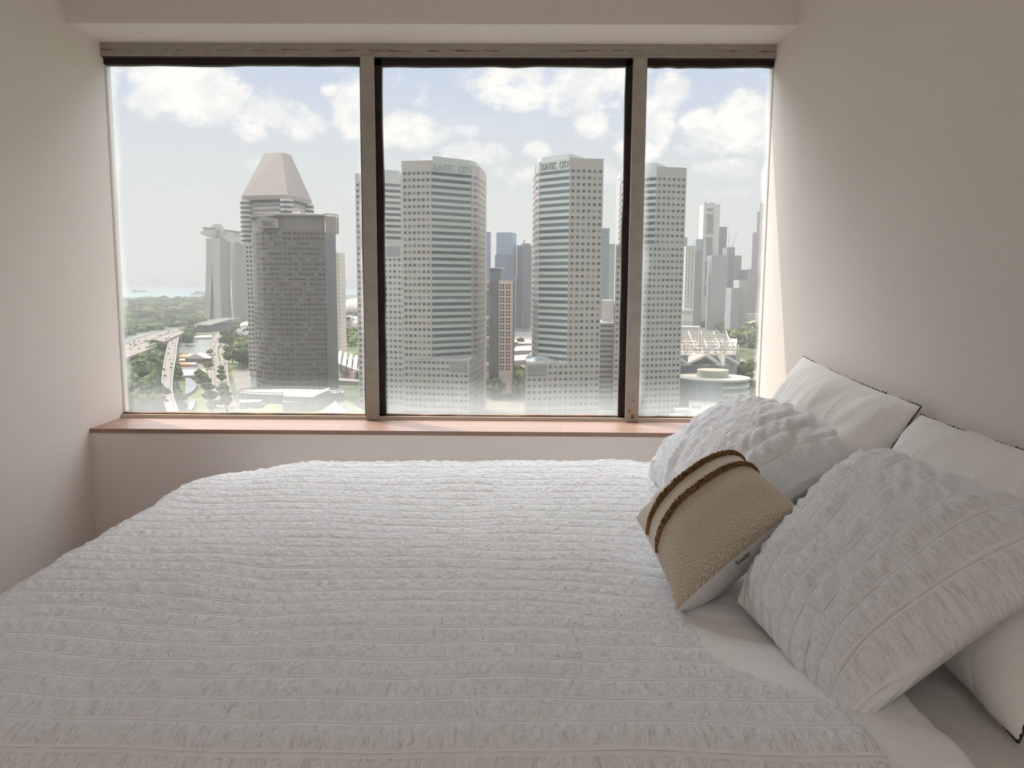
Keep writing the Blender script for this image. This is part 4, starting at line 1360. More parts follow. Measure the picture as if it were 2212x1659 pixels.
# civic buildings below the district
far('long low pale civic building in front of the right hand towers', (1575, 1660), (1650, 1650), 678, (0.52, 0.48, 0.45), (0.36, 0.34, 0.33), 4, 7, .5, .4, name='civic_building', cat='building', depth=30)
def tents():
    for k, (px, py) in enumerate(((1607, 697), (1629, 696))):
        r = empty('pavilion', gr(px, py + 12, ZG)); tag(r, ['orange roofed pavilion left of its twin above the far trees', 'orange roofed pavilion at the window edge, right of its twin'][k], 'pavilion')
        Y_ = 1600
        c = at(px, py - 4, Y_); w = 14
        base = [(c[0] - w, Y_ - 12), (c[0] + w, Y_ - 12), (c[0] + w, Y_ + 12), (c[0] - w, Y_ + 12)]
        z0 = at(px, py + 2.5, Y_)[2]
        b = MB(); b.prism(base, z0, c[2], 0, top=[(c[0], Y_), (c[0] + .1, Y_), (c[0] + .1, Y_ + .1), (c[0], Y_ + .1)]); b.build('roof', mat('orange_tile', (0.72, 0.38, 0.24)), r)
        b = MB(); b.prism(sh(base, 2), ZG, z0); b.build('wall', mat('cream_wall', (0.70, 0.66, 0.58)), r)
tents()
# thin pale tower between the bowed tower and the left mullion
r, f, z1 = simple_tower('apartment_tower', 'thin pale apartment tower right behind the dark bowed tower', (724, 733.5), (900, 900), 545, grid_mat('cream_dots', (0.62, 0.57, 0.50), (0.36, 0.33, 0.30), 3.6, 4.6, .3, .45), depth=30)
# ------------------------------------------------------------------ land and water
def flat(name, pxs, z, m, label=None, kind='structure', far=None, cat=None, th=0.0, parent=None):
    P = [gr(px, py, z) for px, py in pxs]
    b = MB()
    poly = ccw([(p[0], p[1]) for p in P])
    if th: b.prism(poly, z - th, z)
    else: b.face([(p[0], p[1], z) for p in poly])
    o = b.build(name, m, parent)
    if parent is None:
        if kind: o['kind'] = kind
        if label: o['label'] = label
        if cat: o['category'] = cat
    return o
def water_mat(name, col, sc, rough=.18):
    m = mat(name, col, rough, .5, noise=.05, nscale=.004)
    return m
LAND = mat('park_ground', (0.12, 0.145, 0.075), .95, .1, noise=.35, nscale=.02)
PAVE = mat('paving', (0.21, 0.185, 0.155), .9, .1, noise=.12, nscale=.05)
ROAD = mat('concrete_road', (0.235, 0.205, 0.18), .9, .1, noise=.06, nscale=.08)
LAWN = mat('lawn', (0.13, 0.17, 0.055), .95, .05, noise=.18, nscale=.06)
b = MB(); S_ = 16000
b.face([(-S_, 3000, ZG - 1.5), (S_, 3000, ZG - 1.5), (S_, 18000, ZG - 1.5), (-S_, 18000, ZG - 1.5)])
tag(b.build('sea', water_mat('sea_water', (0.11, 0.30, 0.28), .01, .35)), 'pale turquoise sea out to the horizon', kind='structure')
coast = [gr(x, y, ZG) for x, y in ((-300, 655), (120, 652), (262, 651.5), (300, 649), (345, 649.5), (400, 646), (445, 643), (470, 640), (540, 640), (700, 637), (740, 636), (790, 637))]
poly = [(p[0], p[1]) for p in coast] + [(500, 3400), (1500, 3600), (5000, 3800), (5000, 120), (-3000, 120)]
b = MB(); b.prism(ccw(poly), ZG - 8, ZG); struct(b.build('ground', LAND), 'green parkland and city ground below the window')
# far islands
def island(x0, x1, ytop, D, label, col):
    z = ZG - 1.5
    xs = np.linspace(x0, x1, 60)
    top = ztop(500, ytop, D) - z
    rs = np.random.RandomState(int(D))
    hs = top * (0.35 + .65 * np.clip(np.interp(np.linspace(0, 1, 60), np.linspace(0, 1, 14), rs.rand(14)), 0, 1)) * np.clip(np.minimum(np.linspace(0, 1, 60), np.linspace(1, 0, 60)) * 8, .05, 1)
    b = MB()
    wx = [at(x, 604, D)[0] for x in xs]
    for i in range(59):
        for s_ in (-1, 1):
            q = [(wx[i], D + s_ * 260, z), (wx[i + 1], D + s_ * 260, z), (wx[i + 1], D, z + hs[i + 1]), (wx[i], D, z + hs[i])]
            b.face(q if s_ < 0 else q[::-1])
    o = b.build('hills', mat('island_green', col), None, smooth=True)
    o['kind'] = 'structure'; o['label'] = label
island(120, 470, 600, 12500, 'faint island line on the horizon at the left', (0.16, 0.2, 0.2))
island(430, 900, 599.5, 11000, 'faint island line on the horizon right of the hotel', (0.16, 0.2, 0.2))
WAT = water_mat('lagoon_water', (0.17, 0.195, 0.175), .1, .25)
flat('lagoon', [(200, 740), (262, 728), (300, 722), (352, 712), (352, 720), (300, 745), (262, 758), (200, 770)], ZG + .1, WAT, 'lagoon below the elevated highway at the left')
flat('river', [(330, 740), (430, 734), (470, 733), (480, 740), (455, 757), (450, 762), (395, 762), (330, 775)], ZG + .1, WAT, 'river between the bridges')
flat('bay', [(1100, 688), (1170, 688), (1400, 690), (1400, 725), (1150, 727), (1100, 727)], ZG + .1, WAT, 'grey green bay seen between the centre towers')

# ------------------------------------------------------------------ roads
def road(name, pl, pr, z, label, th=1.2, cat='road', rail=True, med=None, z_=None):
    """deck between a left and a right edge traced on the deck level"""
    n = 40
    def res(P):
        P = np.array([gr(x, y, z)[:2] for x, y in P])
        d = np.r_[0, np.cumsum(np.hypot(*np.diff(P, axis=0).T))]; d /= d[-1]
        t = np.linspace(0, 1, n)
        Q = np.stack([np.interp(t, d, P[:, 0]), np.interp(t, d, P[:, 1])], -1)
        for _ in range(3):
            Q[1:-1] = (Q[:-2] + 2 * Q[1:-1] + Q[2:]) / 4
        return Q
    A, B = res(pl), res(pr)
    root = empty(name, (A[n // 2][0], A[n // 2][1], z)); tag(root, label, cat)
    b = MB()
    for i in range(n - 1):
        a0, a1, b0, b1 = A[i], A[i + 1], B[i], B[i + 1]
        b.face([(*a0, z), (*b0, z), (*b1, z), (*a1, z)])
        b.face([(*a1, z - th), (*b1, z - th), (*b0, z - th), (*a0, z - th)])
        for p, q in ((a0, a1), (b0, b1)):
            b.face([(*p, z - th), (*q, z - th), (*q, z), (*p, z)])
    b.build('deck', ROAD, root)
    if rail:
        b = MB()
        for L in (A, B):
            for i in range(n - 1):
                p, q = L[i], L[i + 1]
                b.bar((*p, z + .5), (*q, z + .5), .55)
        b.build('parapet', mat('parapet_pale', (0.34, 0.30, 0.26)), root)
    b = MB()
    for f in (med or (.5,)):
        for i in range(n - 1):
            p = A[i] * (1 - f) + B[i] * f; q = A[i + 1] * (1 - f) + B[i + 1] * f
            b.bar((*p, z + .3), (*q, z + .3), .4)
    b.build('median_line', mat('median_grey', (0.15, 0.14, 0.125)), root)
    return root, A, B
ZD = ZG + 14
hw, HA, HB = road('elevated_highway', [(150, 788), (200, 766), (262, 743), (300, 730), (345, 717), (385, 709), (424, 704)],
                  [(150, 836), (200, 805), (262, 777), (300, 764), (335, 749), (362, 735), (390, 722), (424, 711)], ZD, 'elevated highway crossing the lagoon at the left of the window', 2.4, med=(.48,), cat='highway')
for i in range(3, 38, 4):
    c = (HA[i] + HB[i]) / 2; d = HB[i] - HA[i]; d /= np.linalg.norm(d)
    for s_ in (-9, 9):
        b = MB(); b.bar((c[0] + d[0] * s_, c[1] + d[1] * s_, ZG), (c[0] + d[0] * s_, c[1] + d[1] * s_, ZD - 2.4), 1.9, n=8); b.build('pier', mat('pier_concrete', (0.42, 0.37, 0.33)), hw)
rp, RA, RB = road('highway_ramp', [(368, 734), (362, 748), (357, 770), (352, 800), (349, 830), (351, 855), (360, 884), (372, 930)],
                  [(386, 728), (382, 748), (380, 770), (375, 800), (371, 832), (372, 855), (383, 884), (398, 930)], ZG + 12, 'ramp curving down from the elevated highway towards the lawn', 1.8, med=(.80,), cat='highway')
for i in range(2, 34, 4):
    c = (RA[i] + RB[i]) / 2
    b = MB(); b.bar((c[0], c[1], ZG), (c[0], c[1], ZG + 10.2), 1.6, n=8); b.build('pier', mat('pier_concrete', (0.42, 0.37, 0.33)), rp)
r1, L1, L2 = road('avenue', [(482, 714), (466, 721), (456, 740), (448, 758), (450, 787), (452, 816), (460, 850), (464, 874), (468, 920)],
                  [(497, 714), (487, 721), (476, 740), (467, 758), (474, 787), (476, 816), (480, 850), (484, 874), (488, 920)], ZG + .6, 'left carriageway of the tree lined avenue left of the dark tower', .6, cat='road')
r2, K1, K2 = road('avenue', [(500, 714), (491, 721), (481, 740), (474, 758), (480, 787), (480, 816), (484, 850), (495, 880), (502, 920)],
                  [(522, 714), (509, 721), (497, 740), (489, 758), (491, 787), (492, 816), (498, 850), (512, 880), (522, 920)], ZG + .6, 'right carriageway of the tree lined avenue left of the dark tower', .6, cat='road')
flat('plaza', [(395, 762), (450, 760), (450, 812), (388, 815)], ZG + .12, PAVE, 'paved works yard between ramp and avenue')
flat('lawn', [(386, 814), (420, 812), (436, 850), (446, 895), (380, 895), (380, 860)], ZG + .14, LAWN, 'bright lawn between ramp and avenue', )
flat('path', [(420, 812), (426, 814), (442, 850), (458, 895), (448, 895), (436, 850)], ZG + .2, PAVE)
flat('forecourt', [(500, 800), (540, 795), (545, 840), (560, 920), (500, 920), (512, 850)], ZG + .13, PAVE, 'paved forecourt left of the dark tower')
flat('street', [(1040, 868), (1300, 872), (1300, 960), (1040, 960)], ZG + .13, PAVE, 'street below the centre towers')
flat('quay', [(1100, 727), (1170, 727), (1170, 800), (1100, 800)], ZG + .13, PAVE, 'quay strip beyond the pink slab')
flat('road_right', [(1590, 770), (1612, 780), (1640, 810), (1645, 840), (1625, 835), (1612, 810), (1590, 790)], ZG + .15, ROAD, 'road curving behind the round building')
flat('far_road', [(455, 712), (530, 709), (535, 716), (455, 719)], ZG + .3, mat('asphalt', (0.2, 0.19, 0.185)), 'dark cross road in front of the hotel')
flat('quay_wall', [(418, 725), (458, 724), (458, 728), (418, 729)], ZG + 3, mat('quay_pale', (0.6, 0.55, 0.5)), 'pale quay wall on the river', th=3)

# ------------------------------------------------------------------ cars
CARC = [mat('car_white', (0.75, 0.75, 0.75), .3, .5), mat('car_dark', (0.05, 0.05, 0.055), .3, .5), mat('car_grey', (0.25, 0.26, 0.27), .3, .5), mat('car_red', (0.30, 0.05, 0.04), .3, .5)]
def car_mesh(m):
    b = MB()
    def hull(xs, w, zb, zt, mi):
        b.prism([(xs[0], -w), (xs[1], -w), (xs[1], w), (xs[0], w)], zb, zt, mi)
    hull((-2.3, 2.3), .92, .35, .95, 0)
    b.prism([(-1.9, -.85), (1.1, -.85), (1.1, .85), (-1.9, .85)], .95, 1.5, 1, top=[(-1.5, -.7), (.5, -.7), (.5, .7), (-1.5, .7)], roof=0)
    for x in (-1.4, 1.4):
        for y in (-.88, .88):
            b.bar((x, y - .1, .35), (x, y + .1, .35), .35, 2, 8)
    o = b.build('car', [m, WIN_A, DARK]); me = o.data; bpy.data.objects.remove(o); return me
CM = [car_mesh(m) for m in CARC]
ORD = 'first second third fourth fifth sixth seventh eighth ninth tenth eleventh twelfth thirteenth fourteenth fifteenth sixteenth seventeenth eighteenth nineteenth twentieth'.split()
def ordinal(n):
    if n <= 20: return ORD[n - 1]
    return ('twenty-', 'thirty-', 'forty-')[n // 10 - 2] + ORD[n % 10 - 1] if n % 10 else ('', 'twentieth', 'thirtieth', 'fortieth')[n // 10 - 1]
def cars(A, B, z, n, group, label, seed, endname, lo=0, hi=1, lanes=(.15, .3, .42, .62, .75, .88)):
    rs = random.Random(seed)
    used = []
    made = []
    for k in range(n):
        for _ in range(20):
            t = rs.uniform(lo, hi) * (len(A) - 2); f = rs.choice(lanes)
            if all(abs(t - u) > .35 or abs(f - g) > .05 for u, g in used): break
        used.append((t, f))
        i = int(t); a = t - i
        p = (A[i] * (1 - a) + A[i + 1] * a) * (1 - f) + (B[i] * (1 - a) + B[i + 1] * a) * f
        d = A[i + 1] - A[i]
        ci = rs.choices(range(4), (3, 4, 2, 1))[0]
        o = link('car', CM[ci])
        o.location = (p[0], p[1], z); o.rotation_euler = (0, 0, math.atan2(d[1], d[0]))
        made.append((t, o, ci))
    made.sort(key=lambda q: q[0])
    for k, (t, o, ci) in enumerate(made):
        tag(o, '%s %s, %s from its %s end' % (('white', 'black', 'grey', 'red')[ci], label, ordinal(k + 1), endname), 'car', group)
cars(HA, HB, ZD, 34, 'cars on the elevated highway', 'car on the elevated highway', 4, 'left', .25, .98)
cars(RA, RB, ZG + 12, 9, 'cars on the highway ramp', 'car on the curving ramp', 5, 'far', .05, .8, (.25, .5, .7))
cars(L1, L2, ZG + .6, 7, 'cars on the left carriageway', 'car on the left carriageway of the avenue', 6, 'far', .1, .8, (.25, .5, .75))
cars(K1, K2, ZG + .6, 6, 'cars on the right carriageway', 'car on the right carriageway of the avenue', 7, 'far', .1, .8, (.3, .6))

# ------------------------------------------------------------------ trees
def leaf_mat(name, c):
    return mat(name, c, .9, .1, noise=.5, nscale=.45)
LEAF = [leaf_mat('leaves_dark', (0.042, 0.062, 0.026)), leaf_mat('leaves_mid', (0.070, 0.095, 0.034)), leaf_mat('leaves_light', (0.12, 0.150, 0.052))]
BARK = mat('bark', (0.10, 0.075, 0.055), .9)
def crown_into(bm, cx_, cy_, cz_, rx, rz, seed, sub=2):
    rs = np.random.RandomState(seed)
    t = bmesh.new(); bmesh.ops.create_icosphere(t, subdivisions=sub, radius=1)
    off = rs.rand(3) * 20
    vs = []
    for v in t.verts:
        d = v.co.normalized()
        k = 1 + .26 * math.sin(d.x * 5 + off[0]) * math.cos(d.y * 6 + off[1]) + .20 * math.sin(d.z * 7 + d.x * 8 + off[2]) + rs.uniform(-.16, .16)
        vs.append(bm.verts.new((cx_ + d.x * rx * k, cy_ + d.y * rx * k, cz_ + d.z * rz * k)))
    for f in t.faces:
        bm.faces.new([vs[v.index] for v in f.verts])
    t.free()
def tree_mesh(seed, leaf, R=6.5, H=11.0):
    rs = random.Random(seed)
    bm = bmesh.new()
    for k in range(7):
        a = rs.uniform(0, 2 * PI); q = R * rs.uniform(.25, .62)
        crown_into(bm, q * math.cos(a), q * math.sin(a), H * rs.uniform(.52, .78), R * rs.uniform(.42, .6), R * rs.uniform(.32, .5), seed * 10 + k)
    crown_into(bm, 0, 0, H * .74, R * .62, R * .5, seed * 10 + 9)
    for f in bm.faces: f.material_index = 0; f.smooth = False
    nf = len(bm.faces)
    r = bmesh.ops.create_cone(bm, segments=6, radius1=.45, radius2=.25, depth=H * .6, matrix=Matrix.Translation((0, 0, H * .3)))
    bm.faces.ensure_lookup_table()
    for f in bm.faces[nf:]: f.material_index = 1
    me = bpy.data.meshes.new('tree'); bm.to_mesh(me); bm.free()
    me.materials.append(leaf); me.materials.append(BARK)
    return me
TREES = [tree_mesh(i + 1, LEAF[i % 3]) for i in range(6)]
def in_poly(x, y, P):
    c = False; j = len(P) - 1
    for i in range(len(P)):
        if (P[i][1] > y) != (P[j][1] > y) and x < (P[j][0] - P[i][0]) * (y - P[i][1]) / (P[j][1] - P[i][1]) + P[i][0]: c = not c
        j = i
    return c
TREE_COUNT = [0]
def grove(pxs, step, sc, group, label, seed, light=.3, maxn=80):
    P = [tuple(gr(x, y, ZG)[:2]) for x, y in pxs]
    rs = random.Random(seed)
    x0, x1 = min(p[0] for p in P), max(p[0] for p in P); y0, y1 = min(p[1] for p in P), max(p[1] for p in P)
    pts = []
    y = y0
    while y < y1:
        x = x0 + rs.uniform(0, step)
        while x < x1:
            q = (x + rs.uniform(-.35, .35) * step, y + rs.uniform(-.35, .35) * step)
            if in_poly(q[0], q[1], P): pts.append(q)
            x += step
        y += step
    rs.shuffle(pts)
    pts = sorted(pts[:maxn], key=lambda q: q[1])
    n = len(pts)
    mx = sorted(q[0] / q[1] for q in pts)
    for k_, q in enumerate(pts):
        k = rs.choice((2, 5)) if rs.random() < light else rs.choice((0, 1, 3, 4))
        o = link('tree', TREES[k]); u_ = rs.uniform(.75, 1.25); s_ = sc * u_
        o.location = (q[0], q[1], ZG); o.rotation_euler = (0, 0, rs.uniform(0, 6.3)); o.scale = (s_, s_, s_ * rs.uniform(.85, 1.15))
        tone = ('dark green', 'mid green', 'light green')[k % 3]
        if n <= 26:
            lab = '%s tree %s, %s from its near end' % (tone, label, ordinal(k_ + 1))
        else:
            r_ = mx.index(q[0] / q[1]) / n
            lab = '%s %s tree %s, %s, %s' % ('small' if u_ < .9 else 'large' if u_ > 1.1 else 'middling', tone, label,
                   ('nearest', 'near', 'middle', 'far', 'farthest')[min(4, int(5 * k_ / n))] + ' rows', ('left edge', 'left', 'centre', 'right', 'right edge')[min(4, int(5 * r_))])
        tag(o, lab, 'tree', group)
        TREE_COUNT[0] += 1
grove([(262, 820), (300, 805), (345, 800), (342, 850), (352, 905), (230, 920), (230, 830)], 12.5, 1.2, 'trees left of the ramp', 'in the wood left of the ramp', 1, .35, 90)
grove([(318, 765), (352, 752), (352, 800), (318, 806)], 13, 1.25, 'trees between highway and ramp', 'between elevated highway and ramp', 2, .5, 22)
grove([(484, 735), (498, 722), (540, 730), (545, 800), (505, 800), (490, 770)], 13, 1.5, 'trees right of the avenue', 'between avenue and pyramid roofed tower', 3, .15, 34)
grove([(398, 728), (422, 727), (424, 752), (402, 752)], 13, 1.35, 'trees on the river bank', 'on the river bank clump', 4, .1, 9)
grove([(378, 800), (386, 800), (392, 850), (400, 895), (386, 895), (375, 850)], 9, .8, 'trees along the ramp', 'in the row beside the ramp', 5, .1, 16)
grove([(424, 815), (434, 812), (452, 850), (462, 890), (452, 890), (436, 850)], 9, .75, 'trees along the lawn path', 'in the row along the lawn path', 6, .3, 18)
grove([(476.5, 800), (480, 800), (484, 850), (494, 890), (487, 890), (480, 850)], 8, .7, 'trees on the avenue median', 'on the avenue median', 8, .1, 12)
grove([(452, 760), (458, 760), (452, 800), (447, 800)], 8, .7, 'trees at the avenue kerb', 'at the left kerb of the avenue', 9, .4, 8)
grove([(1046, 822), (1138, 822), (1138, 862), (1046, 862)], 11, 1.25, 'trees between the centre towers', 'at the foot of the pink slab', 10, .6, 40)
grove([(735, 715), (780, 715), (780, 755), (735, 755)], 15, 1.4, 'trees left of the mullion', 'between domes and saw tooth roof', 11, .3, 22)
grove([(1535, 705), (1640, 700), (1645, 765), (1600, 762), (1560, 735)], 22, 1.9, 'trees in the far park', 'in the park behind the truss roof', 12, .5, 60)
grove([(1592, 800), (1625, 792), (1628, 850), (1600, 850)], 11, 1.1, 'trees behind the round building', 'behind the round building', 13, .1, 14)
grove([(420, 700), (470, 703), (470, 712), (425, 712)], 20, 1.2, 'trees in front of the hotel', 'in front of the hotel', 14, .1, 22)
grove([(1100, 745), (1145, 742), (1145, 762), (1100, 764)], 14, .9, 'trees on the quay', 'on the quay beyond the pink slab', 15, .2, 8)
# the far gardens: an endless canopy
def canopy():
    rs = random.Random(5)
    b = bmesh.new()
    zones = [([(120, 653), (300, 650.5), (445, 645), (455, 690), (425, 700), (380, 706), (345, 713), (300, 720), (262, 732), (150, 760)], 620, 17),
             ([(262, 778), (320, 760), (352, 752), (350, 800), (262, 822), (200, 840), (200, 800)], 60, 9),
             ([(-420, 668), (120, 655), (150, 762), (-420, 860)], 330, 18), ([(-250, 850), (225, 830), (225, 935), (-250, 960)], 110, 8),
             ([(1660, 700), (2000, 700), (2000, 860), (1665, 850)], 130, 12),
             ([(1480, 690), (1700, 686), (1700, 705), (1480, 708)], 90, 16), ([(735, 690), (785, 690), (785, 715), (735, 715)], 30, 13)]
    k = 0
    for pxs, n, R in zones:
        P = [tuple(gr(x, y, ZG)[:2]) for x, y in pxs]
        c = 0
        x0, x1 = min(p[0] for p in pxs), max(p[0] for p in pxs); y0, y1 = min(p[1] for p in pxs), max(p[1] for p in pxs)
        while c < n:
            x, y = rs.uniform(x0, x1), rs.uniform(y0, y1)
            if not in_poly(x, y, pxs): continue
            g = gr(x, y, ZG); r = R * rs.uniform(.6, 1.3) * (.6 + g[1] / 3600)
            f0 = len(b.faces)
            crown_into(b, g[0], g[1], ZG + r * .25, r, r * .55, k, sub=1)
            b.faces.ensure_lookup_table()
            mi = rs.choices((0, 1, 2), (5, 4, 1))[0]
            for f in b.faces[f0:]: f.material_index = mi
            k += 1; c += 1
    me = bpy.data.meshes.new('garden_canopy'); b.to_mesh(me); b.free()
    for m in LEAF: me.materials.append(m)
    o = link('garden_canopy', me); o['kind'] = 'stuff'; o['label'] = 'endless tree canopy of the gardens and far parks'; o['category'] = 'trees'
canopy()

# ------------------------------------------------------------------ ships
def ship(px, py, L, label, cruise=False):
    g = gr(px, py, ZG - 1.5); r = empty('ship', (g[0], g[1], ZG - 1.5)); tag(r, label, 'ship')
    x, y, z = g
    b = MB(); w = L * .08
    b.prism([(x - L / 2, y - w), (x + L * .42, y - w), (x + L / 2, y), (x + L * .42, y + w), (x - L / 2, y + w)], z, z + L * .09); b.build('hull', mat('hull_dark', (0.02, 0.025, 0.03)) if not cruise else mat('hull_white', (0.55, 0.56, 0.56)), r)
    b = MB()
    if cruise:
        for k in range(4): b.box((x - L * .02, y, z + L * (.07 + .025 * k)), (L * (.8 - .1 * k), w * 1.6, L * .022))
        b.box((x - L * .2, y, z + L * .18), (L * .05, w, L * .05))
    else:
        b.box((x - L * .32, y, z + L * .11), (L * .12, w, L * .12)); b.box((x + L * .1, y, z + L * .07), (L * .4, w, L * .03))
        for k in (-.05, .15, .3): b.bar((x + L * k, y, z + L * .06), (x + L * k, y, z + L * .14), L * .006)
    b.build('superstructure', mat('ship_grey', (0.14, 0.145, 0.15)), r)
ship(302, 631, 120, 'small dark cargo ship on the sea at the left')
ship(437, 638, 150, 'pale cruise ship moored left of the hotel', True)

# ------------------------------------------------------------------ hotel with the roof deck
def hotel():
    Y_ = 1880.0
    CON = mat('hotel_concrete', (0.56, 0.52, 0.47), .8, noise=.03, nscale=.02)
    GL = grid_mat('hotel_glass', (0.13, 0.145, 0.15), (0.09, 0.105, 0.115), 6, 4, .8, .7)
    r = building('hotel', xy(480, Y_), 'splayed hotel towers carrying a boat shaped roof deck, far left', 'hotel')
    def slab(pt, depth, dx, Yb, name='tower_slab'):
        P = [tuple(at(x, y, Yb)) for x, y in pt]
        b = MB(); b.extrude(P, (dx, depth, 0), 0, 1)
        b.build(name, [CON, GL], r)
    # each: left edge down, right edge up (curving outwards to the foot)
    slab([(445, 515), (445, 560), (444, 620), (442, 665), (439.5, 700), (452.5, 700), (455.5, 650), (457.5, 590), (458, 515)], 45, 4, Y_)
    slab([(457, 515), (457.5, 560), (460, 620), (462.5, 665), (466, 706), (480, 706), (477, 665), (475.5, 620), (475, 560), (475, 515)], 150, at(497.5, 600, Y_ + 142)[0] - at(475, 600, Y_ - 8)[0], Y_ - 8)
    slab([(456.5, 516), (456.5, 600), (452, 695), (470, 695), (464, 620), (460, 516)], 20, 2, Y_ + 8, 'atrium_glass')
    slab([(497, 517), (497, 560), (500, 620), (502.5, 665), (505, 698), (518, 698), (513.5, 650), (510, 590), (509, 517)], 150, at(540, 600, Y_ + 300)[0] - at(509, 600, Y_ + 150)[0], Y_ + 150)
    # roof deck
    b = MB()
    pts = [(432.5, 497, 0), (436, 494, 3), (446, 491, 9), (462, 491, 14), (480, 494, 15), (500, 498, 15), (520, 503, 14), (545, 509, 13)]
    secs = []
    for px, py, w in pts:
        k = (px - 432) / 113
        Yc = Y_ - 25 + 260 * k
        c = at(px, py + 5, Yc); dr = 20.0 * min(1, (px - 428) / 22)
        secs.append([(c[0] - w * .35, c[1] - w * 1.0 - .5, c[2]), (c[0] - w * .1, c[1] - w * .6, c[2] - dr * .75), (c[0], c[1], c[2] - dr), (c[0] + w * .1, c[1] + w * .6, c[2] - dr * .75), (c[0] + w * .35, c[1] + w * 1.0 + .5, c[2])])
    for a, c in zip(secs, secs[1:]):
        for i in range(5):
            j = (i + 1) % 5
            b.face([a[i], c[i], c[j], a[j]])
    b.face(secs[0]); b.face(secs[-1][::-1])
    b.build('roof_deck', mat('deck_pale', (0.52, 0.50, 0.48), .5, noise=.03, nscale=.02), r, smooth=True)
    b = MB()
    for px, py, h, w in ((463, 490, 9, 10), (470, 490, 12, 14), (478, 493, 8, 8)):
        c = at(px, py, Y_ + 60); b.bar((c[0], c[1], c[2] - 8), (c[0], c[1], c[2] + h - 6), w * .8, n=12)
    b.build('roof_pavilion', mat('pavilion_pale', (0.58, 0.57, 0.55)), r)
    b = MB()
    rs = random.Random(3)
    for k in range(26):
        px = 442 + k * 4.0; c = at(px, 493.5 + (px - 442) * .13, Y_ - 25 + 260 * (px - 432) / 113)
        b.box((c[0], c[1], c[2] + 1), (5, 8, rs.uniform(3, 7)))
    b.build('deck_planting', mat('deck_green', (0.18, 0.19, 0.14)), r)
    b = MB()
    for k in range(7):
        c = at(444 + k * 3.2, 493.5 - k * .2, Y_ - 10); b.box(c, (2.6, 3, 3.2))
    b.build('parasol_row', mat('parasol_red', (0.5, 0.25, 0.2)), r)
    b = MB(); c = at(484, 513, Y_ + 70); b.box((c[0], c[1], c[2]), (14, 40, 9)); b.build('neck', mat('neck_teal', (0.40, 0.47, 0.46)), r)
hotel()
# vaulted pavilion and quay in front
def vault():
    r = building('exhibition_hall', gr(445, 712, ZG), 'dark hall with a curved green roof in front of the hotel')
    Y_ = 1560.0
    z0 = ZG + 2
    n = 10
    xa, xb = at(421, 700, Y_)[0], at(452, 700, Y_)[0]
    zt = at(430, 692, Y_)[2]; ze = at(430, 702, Y_)[2]
    b = MB(); b.prism([(xa, Y_), (xb, Y_), (xb + 22, Y_ + 110), (xa + 22, Y_ + 110)], z0 - 2, ze); b.build('wall', mat('hall_dark', (0.10, 0.105, 0.10)), r)
    b = MB()
    for i in range(n):
        t0, t1 = i / n, (i + 1) / n
        za, zb = ze + (zt - ze) * math.sin(t0 * PI / 2), ze + (zt - ze) * math.sin(t1 * PI / 2)
        ya, yb = Y_ - 2 + 112 * t0, Y_ - 2 + 112 * t1
        b.face([(xa - 1 + 22 * t0, ya, za), (xb + 1 + 22 * t0, ya, za), (xb + 1 + 22 * t1, yb, zb), (xa - 1 + 22 * t1, yb, zb)])
    b.build('curved_roof', mat('hall_roof', (0.13, 0.14, 0.10)), r)
    b = MB()
    for xx in (xa - 1, xb + 1):
        for i in range(n):
            t0, t1 = i / n, (i + 1) / n
            b.bar((xx + 22 * t0, Y_ - 2 + 112 * t0, ze + (zt - ze) * math.sin(t0 * PI / 2)), (xx + 22 * t1, Y_ - 2 + 112 * t1, ze + (zt - ze) * math.sin(t1 * PI / 2)), 1.0)
    b.bar((xa - 1, Y_ - 2, ze), (xb + 1, Y_ - 2, ze), 1.0)
    b.build('roof_edge', mat('white_edge', (0.4, 0.39, 0.37)), r)
vault()
def helix():
    r = empty('footbridge', gr(535, 728, ZG)); tag(r, 'white tubular footbridge beside the pyramid roofed tower', 'footbridge')
    a, c = gr(512, 722, ZG + 6), gr(560, 738, ZG + 6)
    b = MB()
    N_ = 60
    for ph in (0, PI):
        pr = None
        for i in range(N_ + 1):
            t = i / N_
            p = a * (1 - t) + c * t
            w = t * 14 * 2 * PI / 2 + ph
            q = (p[0] + 3 * math.cos(w), p[1] + 9 * math.cos(w), p[2] + 4 + 7 * math.sin(w))
            if pr: b.bar(pr, q, .7, n=4)
            pr = q
    b.build('helix_tube', mat('bridge_white', (0.6, 0.58, 0.57)), r)
    b = MB(); b.bar(tuple(a), tuple(c), 2.2); b.build('walkway', mat('walkway_grey', (0.35, 0.33, 0.32)), r)
    r = empty('canopy', gr(531, 706, ZG)); tag(r, 'small white domed canopy left of the pyramid roofed tower', 'canopy')
    Y_ = 1500; c = at(535, 704, Y_)
    b = MB()
    for i in range(5):
        r0, r1 = 14 * math.cos(i / 5 * PI / 2), 14 * math.cos((i + 1) / 5 * PI / 2)
        b.prism([(c[0] + r0 * math.cos(t), Y_ + r0 * math.sin(t)) for t in np.linspace(0, 2 * PI, 17)[:-1]], c[2] + 8 * math.sin(i / 5 * PI / 2), c[2] + 8 * math.sin((i + 1) / 5 * PI / 2), 0,
                top=[(c[0] + r1 * math.cos(t), Y_ + r1 * math.sin(t)) for t in np.linspace(0, 2 * PI, 17)[:-1]], cap=False)
    b.bar((c[0], Y_, ZG), (c[0], Y_, c[2] + 2), 2)
    b.build('dome', mat('canopy_white', (0.75, 0.72, 0.70)), r)
helix()
